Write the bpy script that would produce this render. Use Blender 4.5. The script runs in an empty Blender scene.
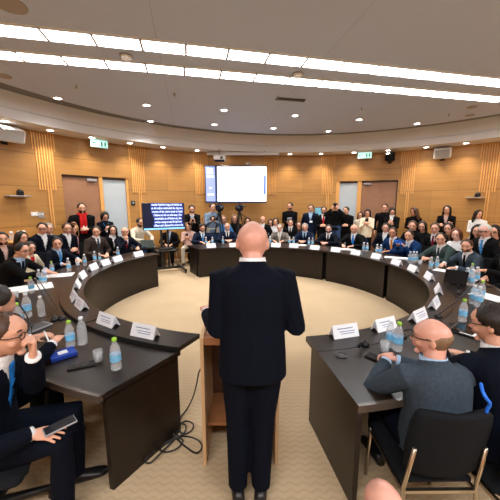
import bpy, math, random
from mathutils import Vector, Matrix
random.seed(7)
SC = bpy.context.scene
COL = SC.collection
PI = math.pi
V = Vector

# ------------------------------------------------------------------ camera
F, YH, H = 285.0, 204.0, 1.88
PIT = math.atan((250 - YH) / F)
CP, SP = math.cos(PIT), math.sin(PIT)
CAM = V((0, 0, H))
def ray(u, v):
    x, y = (u - 250) / F, -(v - 250) / F
    return V((x, CP + y * SP, -SP + y * CP))
def at_y(u, v, Y):
    d = ray(u, v); return CAM + d * (Y / d.y)
def at_z(u, v, z):
    d = ray(u, v); return CAM + d * ((z - H) / d.z)
def on_cyl(u, v, c, R):                      # far hit of a vertical cylinder
    d = ray(u, v); a = d.x**2 + d.y**2; b = -(d.x * c[0] + d.y * c[1]); k = c[0]**2 + c[1]**2 - R * R
    t = (-b + math.sqrt(max(0, b * b - a * k))) / a
    return CAM + d * t
TC = (0.085, 4.88)                           # centre of the round table
RI, RG, RO = 2.60, 2.86, 3.45
KC = (1.38, 3.0)                             # centre of the round room
RW, RB, RR = 7.72, 7.03, 6.42
ZS, ZC = 3.6, 4.05
def pol(c, a, r, z=0.0): return V((c[0] + r * math.cos(a), c[1] + r * math.sin(a), z))

cd = bpy.data.cameras.new('camera'); cam = bpy.data.objects.new('camera', cd); COL.objects.link(cam)
cam.location = CAM; cam.rotation_euler = (PI / 2 - PIT, 0, 0)
cd.sensor_width = 36; cd.lens = F / 500 * 36; cd.clip_start = .05
SC.camera = cam

# ------------------------------------------------------------------ materials
MATS = {}
def mat(name, col, rough=.6, metal=0.0, emit=None, es=0.0, spec=.4, noise=0.0, nscale=40, sheen=0.0, trans=0.0, alpha=1.0, bump=0.0):
    if name in MATS: return MATS[name]
    m = bpy.data.materials.new(name); m.use_nodes = True
    nt = m.node_tree; b = nt.nodes['Principled BSDF']
    b.inputs['Base Color'].default_value = (*col, 1); b.inputs['Roughness'].default_value = rough
    b.inputs['Metallic'].default_value = metal; b.inputs['Specular IOR Level'].default_value = spec
    if trans: b.inputs['Transmission Weight'].default_value = trans
    if alpha < 1: b.inputs['Alpha'].default_value = alpha
    if emit: b.inputs['Emission Color'].default_value = (*emit, 1); b.inputs['Emission Strength'].default_value = es
    if noise or bump:
        tc = nt.nodes.new('ShaderNodeTexCoord'); n = nt.nodes.new('ShaderNodeTexNoise')
        n.inputs['Scale'].default_value = nscale; n.inputs['Detail'].default_value = 4
        nt.links.new(tc.outputs['Object'], n.inputs['Vector'])
        if noise:
            r = nt.nodes.new('ShaderNodeValToRGB'); e = r.color_ramp.elements
            e[0].position = .3; e[1].position = .7
            e[0].color = (*[c * (1 - noise) for c in col], 1); e[1].color = (*[min(1, c * (1 + noise)) for c in col], 1)
            nt.links.new(n.outputs['Fac'], r.inputs['Fac']); nt.links.new(r.outputs['Color'], b.inputs['Base Color'])
        if bump:
            bp = nt.nodes.new('ShaderNodeBump'); bp.inputs['Strength'].default_value = bump; bp.inputs['Distance'].default_value = .01
            nt.links.new(n.outputs['Fac'], bp.inputs['Height']); nt.links.new(bp.outputs['Normal'], b.inputs['Normal'])
    MATS[name] = m; return m
def srgb(r, g, b):
    f = lambda c: (c / 255 / 12.92) if c <= 10 else ((c / 255 + .055) / 1.055) ** 2.4
    return (f(r), f(g), f(b))

def node_mat(name):
    m = bpy.data.materials.new(name); m.use_nodes = True; MATS[name] = m
    nt = m.node_tree; b = nt.nodes['Principled BSDF']
    def N(t, **k):
        n = nt.nodes.new(t)
        for a, val in k.items(): setattr(n, a, val)
        return n
    def L(a, b_): nt.links.new(a, b_)
    def M(op, a, b_=None, c=None):
        n = N('ShaderNodeMath', operation=op)
        for i, x in enumerate((a, b_, c)):
            if x is None: continue
            if isinstance(x, (int, float)): n.inputs[i].default_value = x
            else: L(x, n.inputs[i])
        return n.outputs[0]
    return m, nt, b, N, L, M

def wood_wall():
    m, nt, b, N, L, M = node_mat('wall_wood')
    uv = N('ShaderNodeUVMap'); s = N('ShaderNodeSeparateXYZ'); L(uv.outputs[0], s.inputs[0])
    u, v = s.outputs[0], s.outputs[1]
    cx = N('ShaderNodeCombineXYZ'); L(M('MULTIPLY', u, .9), cx.inputs[0]); L(M('MULTIPLY', v, 12), cx.inputs[1])
    n = N('ShaderNodeTexNoise'); n.inputs['Scale'].default_value = 1.0; n.inputs['Detail'].default_value = 6; L(cx.outputs[0], n.inputs['Vector'])
    # panel rows with their own tone
    row = M('ADD', M('ADD', M('GREATER_THAN', v, 1.35), M('GREATER_THAN', v, 2.3)), M('GREATER_THAN', v, 3.07))
    cell = N('ShaderNodeCombineXYZ'); L(M('FLOOR', M('DIVIDE', M('ADD', u, M('MULTIPLY', row, .7)), 1.62)), cell.inputs[0]); L(row, cell.inputs[1])
    wn = N('ShaderNodeTexWhiteNoise'); wn.noise_dimensions = '2D'; L(cell.outputs[0], wn.inputs['Vector'])
    ramp = N('ShaderNodeValToRGB'); e = ramp.color_ramp.elements
    e[0].position = .28; e[1].position = .74
    e[0].color = (.41, .200, .050, 1); e[1].color = (.50, .262, .075, 1)
    L(n.outputs['Fac'], ramp.inputs['Fac'])
    mul = N('ShaderNodeMix', data_type='RGBA', blend_type='MULTIPLY'); mul.inputs[0].default_value = 1
    g = M('ADD', M('MULTIPLY', wn.outputs[0], .2), .84)
    seam = None
    for z in (1.35, 2.3, 3.07):
        d = M('LESS_THAN', M('ABSOLUTE', M('SUBTRACT', v, z)), .009)
        seam = d if seam is None else M('MAXIMUM', seam, d)
    fr = M('FRACT', M('DIVIDE', M('ADD', u, M('MULTIPLY', row, .7)), 1.62))
    seam = M('MAXIMUM', seam, M('LESS_THAN', fr, .004))
    g = M('MULTIPLY', g, M('SUBTRACT', 1, M('MULTIPLY', seam, .45)))
    cg = N('ShaderNodeCombineXYZ'); [L(g, cg.inputs[i]) for i in range(3)]
    L(ramp.outputs[0], mul.inputs[6]); L(cg.outputs[0], mul.inputs[7]); L(mul.outputs[2], b.inputs['Base Color'])
    b.inputs['Roughness'].default_value = .42
    return m
def dark_wood():
    m, nt, b, N, L, M = node_mat('desk_wood')
    tc = N('ShaderNodeTexCoord'); mp = N('ShaderNodeMapping'); mp.inputs['Scale'].default_value = (3, 3, 30)
    L(tc.outputs['Object'], mp.inputs['Vector'])
    n = N('ShaderNodeTexNoise'); n.inputs['Scale'].default_value = 2.5; n.inputs['Detail'].default_value = 6; L(mp.outputs[0], n.inputs['Vector'])
    r = N('ShaderNodeValToRGB'); e = r.color_ramp.elements; e[0].position = .3; e[1].position = .75
    e[0].color = (.0085, .005, .0035, 1); e[1].color = (.016, .0095, .007, 1); L(n.outputs['Fac'], r.inputs['Fac'])
    L(r.outputs[0], b.inputs['Base Color']); b.inputs['Roughness'].default_value = .30; b.inputs['Specular IOR Level'].default_value = .36
    return m
def carpet():
    m, nt, b, N, L, M = node_mat('carpet')
    tc = N('ShaderNodeTexCoord'); s = N('ShaderNodeSeparateXYZ'); L(tc.outputs['Object'], s.inputs[0])
    x, y = s.outputs[0], s.outputs[1]
    zig = M('MULTIPLY', M('PINGPONG', x, .045), .55)
    st = M('FRACT', M('DIVIDE', M('ADD', y, zig), .05))
    line = M('SMOOTH_MIN', M('MULTIPLY', M('ABSOLUTE', M('SUBTRACT', st, .5)), 4), 1, .3)
    n = N('ShaderNodeTexNoise'); n.inputs['Scale'].default_value = 160; n.inputs['Detail'].default_value = 3; L(tc.outputs['Object'], n.inputs['Vector'])
    n2 = N('ShaderNodeTexNoise'); n2.inputs['Scale'].default_value = 1.6; L(tc.outputs['Object'], n2.inputs['Vector'])
    f = M('ADD', M('MULTIPLY', line, .26), M('ADD', M('MULTIPLY', n.outputs['Fac'], .5), M('MULTIPLY', n2.outputs['Fac'], .35)))
    r = N('ShaderNodeValToRGB'); e = r.color_ramp.elements; e[0].position = .25; e[1].position = .85
    e[0].color = (.38, .275, .165, 1); e[1].color = (.53, .395, .245, 1); L(f, r.inputs['Fac'])
    L(r.outputs[0], b.inputs['Base Color']); b.inputs['Roughness'].default_value = .9; b.inputs['Specular IOR Level'].default_value = .15
    return m
def ceiling_mat(angle):
    m, nt, b, N, L, M = node_mat('ceiling_board')
    tc = N('ShaderNodeTexCoord'); mp = N('ShaderNodeMapping'); mp.inputs['Rotation'].default_value = (0, 0, -angle)
    L(tc.outputs['Object'], mp.inputs['Vector']); s = N('ShaderNodeSeparateXYZ'); L(mp.outputs[0], s.inputs[0])
    fx = M('FRACT', M('DIVIDE', M('ADD', s.outputs[0], .37), 2.4)); fy = M('FRACT', M('DIVIDE', M('ADD', s.outputs[1], .1), 4.6))
    seam = M('MAXIMUM', M('LESS_THAN', fx, .004), M('LESS_THAN', fy, .002))
    r = N('ShaderNodeValToRGB'); e = r.color_ramp.elements
    e[0].color = (.47, .53, .68, 1); e[1].color = (.36, .40, .51, 1); L(seam, r.inputs['Fac'])
    L(r.outputs[0], b.inputs['Base Color']); b.inputs['Roughness'].default_value = .85; b.inputs['Specular IOR Level'].default_value = .2
    return m

# ------------------------------------------------------------------ geometry
class Geo:
    def __init__(s): s.v = []; s.f = []; s.uv = None
    def add(s, vs, fs):
        o = len(s.v); s.v += [tuple(p) for p in vs]; s.f += [tuple(i + o for i in f) for f in fs]; return s
    def xf(s, M):
        s.v = [tuple(M @ V(p)) for p in s.v]; return s
    def merge(s, g, M=None):
        return s.add([M @ V(p) for p in g.v] if M else g.v, g.f)
    def loft(s, rings, cap0=True, cap1=True, closed=True):
        n = len(rings[0]); vs = [p for r in rings for p in r]; fs = []
        for i in range(len(rings) - 1):
            for j in range(n if closed else n - 1):
                k = (j + 1) % n
                fs.append((i * n + j, i * n + k, (i + 1) * n + k, (i + 1) * n + j))
        if cap0:
            vs.append(sum((V(p) for p in rings[0]), V()) / n); c = len(vs) - 1
            fs += [(c, (j + 1) % n, j) for j in range(n)]
        if cap1:
            vs.append(sum((V(p) for p in rings[-1]), V()) / n); c = len(vs) - 1; o = (len(rings) - 1) * n
            fs += [(c, o + j, o + (j + 1) % n) for j in range(n)]
        return s.add(vs, fs)
    def tube(s, path, rad, n=10, flat=1.0, up=None, round_=True):
        P = [V(p) for p in path]
        R = list(rad) if isinstance(rad, (list, tuple)) else [rad] * len(P)
        if round_:                              # dome the ends
            a = (P[0] - P[1]).normalized(); b = (P[-1] - P[-2]).normalized()
            P = [P[0] + a * R[0] * .75] + P + [P[-1] + b * R[-1] * .75]; R = [R[0] * .55] + R + [R[-1] * .55]
        rings = []; u = None
        for i, p in enumerate(P):
            t = (P[min(i + 1, len(P) - 1)] - P[max(i - 1, 0)]).normalized()
            if u is None:
                u = V(up) if up else (V((0, 0, 1)) if abs(t.z) < .9 else V((1, 0, 0)))
            u = (u - t * u.dot(t)).normalized(); w = t.cross(u)
            rings.append([p + w * (math.cos(2 * PI * j / n) * R[i]) + u * (math.sin(2 * PI * j / n) * R[i] * flat) for j in range(n)])
        return s.loft(rings)
    def ell(s, c, r, n=14, m=9, M=None):
        vs = []; fs = []
        c = V(c)
        for i in range(m + 1):
            th = PI * i / m
            for j in range(n):
                ph = 2 * PI * j / n
                p = V((r[0] * math.sin(th) * math.cos(ph), r[1] * math.sin(th) * math.sin(ph), r[2] * math.cos(th)))
                if M: p = M @ p
                vs.append(c + p)
        for i in range(m):
            for j in range(n):
                k = (j + 1) % n
                if i == 0: fs.append((j, (i + 1) * n + j, (i + 1) * n + k))
                elif i == m - 1: fs.append((i * n + j, (i + 1) * n + j, i * n + k))
                else: fs.append((i * n + j, (i + 1) * n + j, (i + 1) * n + k, i * n + k))
        return s.add(vs, fs)
    def lathe(s, prof, n=16, cap0=True, cap1=True):
        return s.loft([[V((r * math.cos(2 * PI * j / n), r * math.sin(2 * PI * j / n), z)) for j in range(n)] for r, z in prof], cap0, cap1)
    def box(s, c, d, M=None, bev=0.0):
        hx, hy, hz = d[0] / 2, d[1] / 2, d[2] / 2; c = V(c)
        if bev:
            b = min(bev, hx * .9, hy * .9, hz * .9); rings = []
            for z, i in ((-hz, b), (-hz + b, 0), (hz - b, 0), (hz, b)):
                x, y = hx - i, hy - i; r = []
                for sx, sy in ((1, 1), (-1, 1), (-1, -1), (1, -1)):
                    a, q = V((sx * x, sy * (y - b * .6), z)), V((sx * (x - b * .6), sy * y, z))
                    r += [a, q] if sx * sy > 0 else [q, a]
                rings.append(r)
            rings = [[c + (M @ p if M else p) for p in r] for r in rings]
            return s.loft(rings)
        vs = [V((x, y, z)) for z in (-hz, hz) for x, y in ((-hx, -hy), (hx, -hy), (hx, hy), (-hx, hy))]
        vs = [c + (M @ p if M else p) for p in vs]
        return s.add(vs, [(3, 2, 1, 0), (4, 5, 6, 7), (0, 1, 5, 4), (1, 2, 6, 5), (2, 3, 7, 6), (3, 0, 4, 7)])
    def arc(s, c, a0, a1, r0, r1, z0, z1, n=24, skew=(0, 0)):   # ring segment; skew = extra end angle at r1
        rings = []
        for i in range(n + 1):
            t = i / n; a = a0 + (a1 - a0) * t
            if isinstance(skew, tuple): k = skew[0] * (1 - t) ** 6 + skew[1] * t ** 6
            p = lambda r, z: pol(c, a + k * (r - RI) / (RO - RI), r, z)
            rings.append([p(r0, z0), p(r1, z0), p(r1, z1), p(r0, z1)])
        return s.loft(rings)
def mesh(g, name, m, smooth=False):
    me = bpy.data.meshes.new(name); me.from_pydata(g.v, [], g.f); me.update()
    for x in (m if isinstance(m, list) else [m]): me.materials.append(x)
    if smooth: me.polygons.foreach_set('use_smooth', [True] * len(me.polygons))
    return me
def fix_normals(me):
    import bmesh
    bm = bmesh.new(); bm.from_mesh(me); bmesh.ops.recalc_face_normals(bm, faces=bm.faces); bm.to_mesh(me); bm.free(); me.update()
def obj(name, g, m, parent=None, smooth=False, loc=None, M=None, fix=True):
    me = g if isinstance(g, bpy.types.Mesh) else mesh(g, name, m, smooth)
    if fix and not isinstance(g, bpy.types.Mesh): fix_normals(me)
    o = bpy.data.objects.new(name, me); COL.objects.link(o)
    if parent: o.parent = parent
    if loc is not None: o.location = loc
    if M is not None: o.matrix_local = M
    return o
def tag(o, label, cat, group=None):
    o['label'] = label; o['category'] = cat
    if group: o['group'] = group
    return o
def thing(name, label, cat, loc=(0, 0, 0), rz=0.0, group=None):
    o = bpy.data.objects.new(name, None); COL.objects.link(o); o.empty_display_size = .1
    o.location = loc; o.rotation_euler = (0, 0, rz); return tag(o, label, cat, group)
def struct(name, g, m, smooth=False, fix=True):
    o = obj(name, g, m, None, smooth, fix=fix); o['kind'] = 'structure'; return o
def copy_tree(o, loc, rz, label, group=None):
    r = o.copy(); COL.objects.link(r); r.location = loc; r.rotation_euler = (0, 0, rz); r['label'] = label
    if group: r['group'] = group
    for ch in list(o.children):
        c = ch.copy(); COL.objects.link(c); c.parent = r
        for gg in list(ch.children):
            d = gg.copy(); COL.objects.link(d); d.parent = c
    return r
TMP = bpy.data.scenes.new('workbench_scene')
def remesh(g, vox, it=3, name='m'):
    me = mesh(g, name, MATS['skin']); fix_normals(me)
    o = bpy.data.objects.new('tmp', me); TMP.collection.objects.link(o)
    r = o.modifiers.new('r', 'REMESH'); r.mode = 'VOXEL'; r.voxel_size = vox; r.use_smooth_shade = True
    k = o.modifiers.new('s', 'SMOOTH'); k.factor = .5; k.iterations = it
    vl = TMP.view_layers[0]; vl.update(); dg = vl.depsgraph
    out = bpy.data.meshes.new_from_object(o.evaluated_get(dg), depsgraph=dg)
    bpy.data.objects.remove(o); bpy.data.meshes.remove(me); out.name = name
    out.polygons.foreach_set('use_smooth', [True] * len(out.polygons))
    return out
def set_mat(me, m):
    me.materials.clear(); me.materials.append(m)
def drop_faces(me, test):
    import bmesh
    bm = bmesh.new(); bm.from_mesh(me)
    fs = [f for f in bm.faces if test(f.calc_center_median())]
    if fs: bmesh.ops.delete(bm, geom=fs, context='FACES')
    bm.to_mesh(me); bm.free(); me.update()

mat('skin', srgb(214, 160, 134), .5, noise=.06, nscale=25)
mat('skin_fair', srgb(228, 178, 158), .45, noise=.06, nscale=25)
mat('skin_tan', srgb(190, 134, 104), .5, noise=.06, nscale=25)
mat('skin_ruddy', srgb(214, 158, 140), .4, noise=.08, nscale=25)
for n_, c_ in dict(black=(10, 10, 12), navy=(15, 25, 46), midnight=(5, 10, 23), blue=(16, 46, 86), charcoal=(44, 46, 52), grey=(84, 84, 88),
                   slate=(56, 66, 76), brown=(54, 44, 40), taupe=(104, 97, 90), white=(232, 232, 234), cream=(226, 214, 190), beige=(205, 196, 178),
                   pink=(226, 158, 170), red=(190, 34, 34), maroon=(110, 22, 38), orange=(216, 140, 72), skyblue=(70, 140, 200), lightblue=(168, 196, 226),
                   brightblue=(34, 120, 205), silver=(165, 175, 190), denim=(46, 70, 104), green=(52, 66, 64), plaid=(116, 134, 156), leopard=(92, 66, 46),
                   stone=(170, 160, 148), rose=(206, 170, 160)).items():
    mat('cloth_' + n_, srgb(*c_),   .85, spec=.12, noise=.14, nscale=60)
for n_, c_ in dict(black=(18, 14, 13), dark=(34, 25, 20), brown=(70, 46, 32), auburn=(104, 58, 40), blonde=(186, 146, 98), grey=(140, 136, 132), white=(206, 202, 196), fair=(128, 100, 76)).items():
    mat('hair_' + n_, srgb(*c_), .5, noise=.3, nscale=90, bump=.4)
mat('eye', (.02, .016, .014), .15); mat('eye_white', (.20, .155, .135), .5); mat('lip', srgb(176, 98, 92), .5)
mat('black_plastic', (.012, .012, .013), .4); mat('grey_plastic', (.3, .3, .32), .5); mat('white_plastic', (.75, .75, .75), .45)
mat('chrome', (.62, .55, .45), .28, metal=1); mat('steel', (.5, .5, .5), .35, metal=1)
mat('black_fabric', (.008, .009, .011), .9, spec=.12, noise=.2, nscale=70); mat('navy_fabric', (.012, .022, .05), .9, spec=.15, noise=.2, nscale=70)
mat('leather', (.012, .011, .011), .35)
mat('card', (.90, .92, .97), .6); mat('paper', (.85, .85, .84), .7); mat('ink', (.09, .13, .33), .6)
mat('clear_plastic', (.94, .97, 1.0), .12, trans=.45, alpha=.42, spec=.8); MATS['clear_plastic'].node_tree.nodes['Principled BSDF'].inputs['IOR'].default_value = 1.12
mat('cap_green', srgb(150, 205, 60), .4); mat('cap_white', srgb(220, 225, 230), .4); mat('label_blue', srgb(120, 190, 232), .5, noise=.25, nscale=30)
mat('door_leaf', srgb(150, 110, 84), .5, noise=.07, nscale=6); mat('jamb', srgb(214, 160, 92), .45, noise=.08, nscale=10); mat('frosted', srgb(176, 188, 198), .35)
mat('slat', srgb(226, 170, 98), .5, noise=.1, nscale=12); mat('fascia', (.84, .86, .90), .6); mat('recess', (.20, .19, .18), .8); mat('soffit', (.62, .58, .54), .8)
mat('light_panel', (1, 1, 1), .5, emit=(.96, .98, 1.0), es=17.0); mat('lamp_disc', (1, 1, 1), .5, emit=(1, .95, .9), es=20.0)
mat('screen_white', (.9, .9, .9), .4, emit=(.92, .97, 1.0), es=1.25); mat('screen_lilac', (.3, .35, .7), .4, emit=(.30, .42, .90), es=.75); mat('screen_blue', (.05, .1, .4), .4, emit=(.05, .16, .62), es=.8)
mat('screen_navy', (.004, .006, .02), .3, emit=(.003, .010, .045), es=.5); mat('caption_white', (.8, .85, 1), .5, emit=(.70, .85, 1), es=.9); mat('caption_band', (.02, .05, .3), .5, emit=(.012, .06, .38), es=.6); mat('bar_cyan', (.2, .5, .8), .5, emit=(.22, .55, .95), es=.9)
mat('sign_green', srgb(30, 130, 90), .5); mat('sign_white', (.8, .95, .9), .4, emit=(.42, .95, .88), es=1.0)
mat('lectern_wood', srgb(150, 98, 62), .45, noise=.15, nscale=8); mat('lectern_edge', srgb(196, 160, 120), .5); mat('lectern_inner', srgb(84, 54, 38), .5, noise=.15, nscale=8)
mat('phone_blue', srgb(30, 100, 215), .3); mat('screen_phone', (.02, .02, .025), .1); mat('glass_dark', (.01, .01, .012), .08)
mat('pouch_blue', srgb(24, 66, 170), .6); mat('lens', (.006, .006, .01), .05)
WALL, DESK, CARPET = wood_wall(), dark_wood(), carpet()
exec_order = []

# ================================================================== ROOM
def kang(u, v=190, R=RW):
    p = on_cyl(u, v, KC, R); return math.atan2(p.y - KC[1], p.x - KC[0])
def kz(u, v, R=RW): return on_cyl(u, v, KC, R).z
DOORS = [(kang(63), kang(129), 2.62), (kang(336), kang(397.5), 2.52)]
DOORS = [(min(a, b), max(a, b), kz((63, 336)[i] + 20, (175.5, 181)[i])) for i, (a, b, z) in enumerate(DOORS)]
def wall(name, a0, a1):
    cuts = {a0, a1}
    k = max(2, int((a1 - a0) / .03))
    cuts |= {a0 + (a1 - a0) * i / k for i in range(k + 1)}
    for d0, d1, zt in DOORS:
        for a in (d0, d1):
            if a0 < a < a1: cuts.add(a)
    A = sorted(cuts); g = Geo(); uvs = []
    def quad(ps, uv): g.add(ps, [(0, 1, 2, 3)]); uvs.extend(uv)
    for i in range(len(A) - 1):
        a, b = A[i], A[i + 1]; mid = (a + b) / 2; z0 = 0
        for d0, d1, zt in DOORS:
            if d0 < mid < d1: z0 = zt
        quad([pol(KC, b, RW, z0), pol(KC, a, RW, z0), pol(KC, a, RW, ZS), pol(KC, b, RW, ZS)], [(b * RW, z0), (a * RW, z0), (a * RW, ZS), (b * RW, ZS)])
        if z0: quad([pol(KC, a, RW, z0), pol(KC, b, RW, z0), pol(KC, b, RW + .16, z0), pol(KC, a, RW + .16, z0)], [(a * RW, 0), (b * RW, 0), (b * RW, .1), (a * RW, .1)])
    for d0, d1, zt in DOORS:
        for d in (d0, d1):
            if a0 < d < a1: quad([pol(KC, d, RW, 0), pol(KC, d, RW + .16, 0), pol(KC, d, RW + .16, zt), pol(KC, d, RW, zt)], [(0, 0), (.1, 0), (.1, zt), (0, zt)])
    me = mesh(g, name, WALL); uvl = me.uv_layers.new(name='UVMap')
    for i, l in enumerate(uvs): uvl.data[i].uv = l
    o = bpy.data.objects.new(name, me); COL.objects.link(o); o['kind'] = 'structure'; return o
wall('wall_right', -.8, .95); wall('wall_back', .95, 2.2); wall('wall_left', 2.2, 3.95); wall('wall_front', 3.95, 2 * PI - .8)
fl = struct('floor', Geo().arc(KC, 0, 2 * PI, .001, RW + .3, -.1, 0, 72), CARPET)
# doors: wood leaf, pale jamb, frosted side light
for i, (us, zt) in enumerate(((((64, 100), (100, 103.5), (103.5, 126.5), (126.5, 129)), DOORS[0][2]), (((361.5, 396.5), (357.5, 361.5), (339.5, 357.5), (336, 339.5)), DOORS[1][2]))):
    (l0, l1), (j0, j1), (g0, g1), (k0, k1) = us
    def seg(a, b, r0, r1, z0, z1): 
        A = sorted((kang(a), kang(b))); return Geo().arc(KC, A[0], A[1], r0, r1, z0, z1, 6)
    d = struct('door_%d' % (i + 1), seg(l0, l1, RW + .06, RW + .11, .01, zt - .05), MATS['door_leaf'])
    obj('jamb', seg(j0, j1, RW + .02, RW + .14, 0, zt), MATS['jamb'], d)
    obj('jamb', seg(k0, k1, RW + .02, RW + .14, 0, zt), MATS['jamb'], d)
    obj('side_light', seg(g0, g1, RW + .07, RW + .10, .05, zt - .07), MATS['frosted'], d)
    obj('head_frame', seg(min(l0, k0), max(l1, k1), RW + .04, RW + .15, zt - .06, zt), MATS['hair_brown'], d)
    cu = (93, 367)[i]; A = kang(cu)
    obj('door_closer', Geo().box((0, 0, 0), (.26, .05, .07), bev=.01), MATS['grey_plastic'], d, loc=None, M=Matrix.Translation(pol(KC, A, RW + .03, zt - .11)) @ Matrix.Rotation(A + PI / 2, 4, 'Z'))
    A = kang((99, 363)[i], 235)
    obj('door_handle', Geo().tube([(-.05, 0, 0), (.05, 0, 0)], .012).tube([(.04, 0, 0), (.04, .05, 0)], .009), MATS['steel'], d, M=Matrix.Translation(pol(KC, A, RW + .01, 1.05)) @ Matrix.Rotation(A + PI / 2, 4, 'Z'))
# slat reliefs hanging from the soffit
zs_ = [kz(40, 150), kz(47, 190), kz(54, 228)]
def slat_name(u): return {48: 'left of the scarf man door', 139: 'right of the left door', 201: 'left of the wall screen', 271: 'right of the wall screen', 327: 'left of the right door', 407: 'right of the right door', 487: 'at the right edge of the wall'}[u]
for u in (48, 139, 201, 271, 327, 407, 487):
    a = kang(u); t = thing('slat_relief', 'pale wood slats of stepped length on the wall ' + slat_name(u), 'wall relief', pol(KC, a, RW, 0), a - PI / 2, 'pale slat reliefs on the curved wall')
    for k in range(-4, 5):
        z = zs_[0] if abs(k) == 4 else zs_[1] if abs(k) >= 2 or k == -1 else zs_[2]
        if u in (201, 271) and abs(k) < 4: z = zs_[1]
        obj('slat', Geo().box((k * .058, -.012, (z + ZS) / 2), (.027, .024, ZS - z)), MATS['slat'], t)
# soffit, fascia, recess, ceiling
struct('trim_1', Geo().arc(KC, 0, 2 * PI, RB, RW + .1, ZS, ZS + .06, 96), MATS['soffit'])
fg = Geo(); 
fg.loft([[pol(KC, 2 * PI * j / 120, r, z) for j in range(120)] for r, z in ((RB + .04, ZS + .05), (RB - .03, ZS + .0), (RB - .03, ZS + .17), (RB + .03, ZS + .175), (RB + .03, ZS + .215), (RB, ZS + .22), (RB + .03, ZC + .10))], False, False)
struct('trim_2', fg, MATS['fascia'])
struct('trim_3', Geo().loft([[pol(KC, 2 * PI * j / 120, r, z) for j in range(120)] for r, z in ((RB + .03, ZC + .10), (RR - .1, ZC + .14), (RR - .1, ZC + .05))], False, False), MATS['recess'])
s0, s1 = at_z(0, 28.5, ZC), at_z(500, 82, ZC)
SA = math.atan2(s1.y - s0.y, s1.x - s0.x)
ceil = struct('ceiling', Geo().arc(KC, 0, 2 * PI, .001, RR, ZC, ZC + .08, 96), ceiling_mat(SA))

NTHS = 0
ORD = ['leftmost', 'second from left', 'third from left', 'fourth from left', 'fifth from left', 'sixth from left', 'seventh from left', 'eighth from left', 'ninth from left', 'tenth from left', 'eleventh from left', 'twelfth from left', 'thirteenth from left', 'fourteenth from left', 'fifteenth from left', 'sixteenth from left']
# linear light panels: two rows
def strip(pa, pb, joints, width, rowname):
    A, B = at_z(*pa, ZC), at_z(*pb, ZC); d = (B - A); d.z = 0; d.normalize(); nrm = V((-d.y, d.x, 0))
    def along(u, v0):
        # crossing of pixel column u with the strip axis
        r = ray(u, v0); r2 = V((r.x, r.y)); 
        den = r2.x * d.y - r2.y * d.x
        t = (A.x * d.y - A.y * d.x) / den
        p = V((r2.x * t, r2.y * t, 0)); return (p - V((A.x, A.y, 0))).dot(d)
    ts = [along(u, v) for u, v in joints]
    L = sum(ts[i + 1] - ts[i] for i in range(len(ts) - 1)) / (len(ts) - 1)
    first = ts[0]; k0 = 0
    T = [first + L * k for k in range(-3, len(joints) + 14)]
    n = 0
    for i in range(len(T) - 1):
        c = A + d * ((T[i] + T[i + 1]) / 2); rad = math.hypot(c.x - KC[0], c.y - KC[1])
        if rad > RR + .35: print('skip', rowname, i, rad); continue
        ends = [(q - CAM) for q in (A + d * T[i], A + d * T[i + 1])]
        us = [250 + F * e.x / max(.1, e.y * CP - e.z * SP) for e in ends]
        if max(us) < 4 or min(us) > 496: continue
        t = thing('light_panel', 'glowing ceiling panel, %s in the %s row of panels' % (ORD[n], rowname), 'ceiling light', (c.x, c.y, ZC), math.atan2(d.y, d.x), 'glowing panels of the %s ceiling row' % rowname)
        n += 1
        obj('frame', Geo().box((0, width / 2 + .012, -.01), (L - .01, .02, .03)).box((0, -width / 2 - .012, -.01), (L - .01, .02, .03)).box((L / 2 - .012, 0, -.01), (.014, width + .04, .03)).box((-L / 2 + .012, 0, -.01), (.014, width + .04, .03)), MATS['fascia'], t)
        obj('diffuser', Geo().box((0, 0, -.012), (L - .022, width, .016)), MATS['light_panel'], t)
    return L
w1 = (at_z(250, 50, ZC) - at_z(250, 60, ZC)).length * .93
w2 = (at_z(250, 73.5, ZC) - at_z(250, 80.5, ZC)).length * .93
L1 = strip((0, 28.5), (500, 82), [(43.5, 31), (95, 39), (142.5, 44), (186.5, 48), (230, 53), (269.5, 57), (306, 60.5), (341, 64), (375, 68), (406, 71), (436, 74)], w1, 'nearer')
L2 = strip((0, 53.5), (500, 98.7), [(19.5, 54), (63, 59), (106, 63), (146, 67), (184, 71), (220.5, 75), (254.5, 78), (287, 81), (319, 84)], w2, 'farther')
print('strip', w1, w2, L1, L2, SA)

# downlights
def downlight(p, label, power, r=.075, grp='recessed downlights', col=(1, .84, .66), size=2.2):
    t = thing('downlight', label, 'downlight', p, 0, grp)
    obj('trim_ring', Geo().lathe([(r * .82, .002), (r * .84, -.012), (r * 1.12, -.012), (r * 1.15, .002)], 20, False, False), MATS['fascia'], t, True)
    obj('lens', Geo().lathe([(r * .84, -.004), (.001, -.006)], 20, True, True), MATS['lamp_disc'], t)
    ld = bpy.data.lights.new('spot', 'SPOT'); ld.energy = power; ld.spot_size = size; ld.spot_blend = .9; ld.shadow_soft_size = .06; ld.color = col
    lo = bpy.data.objects.new('bulb', ld); COL.objects.link(lo); lo.parent = t; lo.location = (0, 0, -.03)
sof = [(5, 124), (50.5, 132), (92, 139), (130, 144.5), (163, 148), (197, 150), (227, 152), (258.5, 153), (290, 153.5), (321, 153.5), (354, 152.5), (388, 151), (426, 148), (466, 144.5)]
rs = (RB + RW) / 2 - .05
angs = []
for i, (u, v) in enumerate(sof):
    a = kang(u, v, rs); angs.append(a)
    downlight(pol(KC, a, rs, ZS), 'small round downlight in the low soffit above the wall, %s' % ORD[i], 85, .085, 'downlights in the soffit ring', (1, .86, .70), 2.0)
da = (angs[0] - angs[-1]) / (len(angs) - 1)
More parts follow.
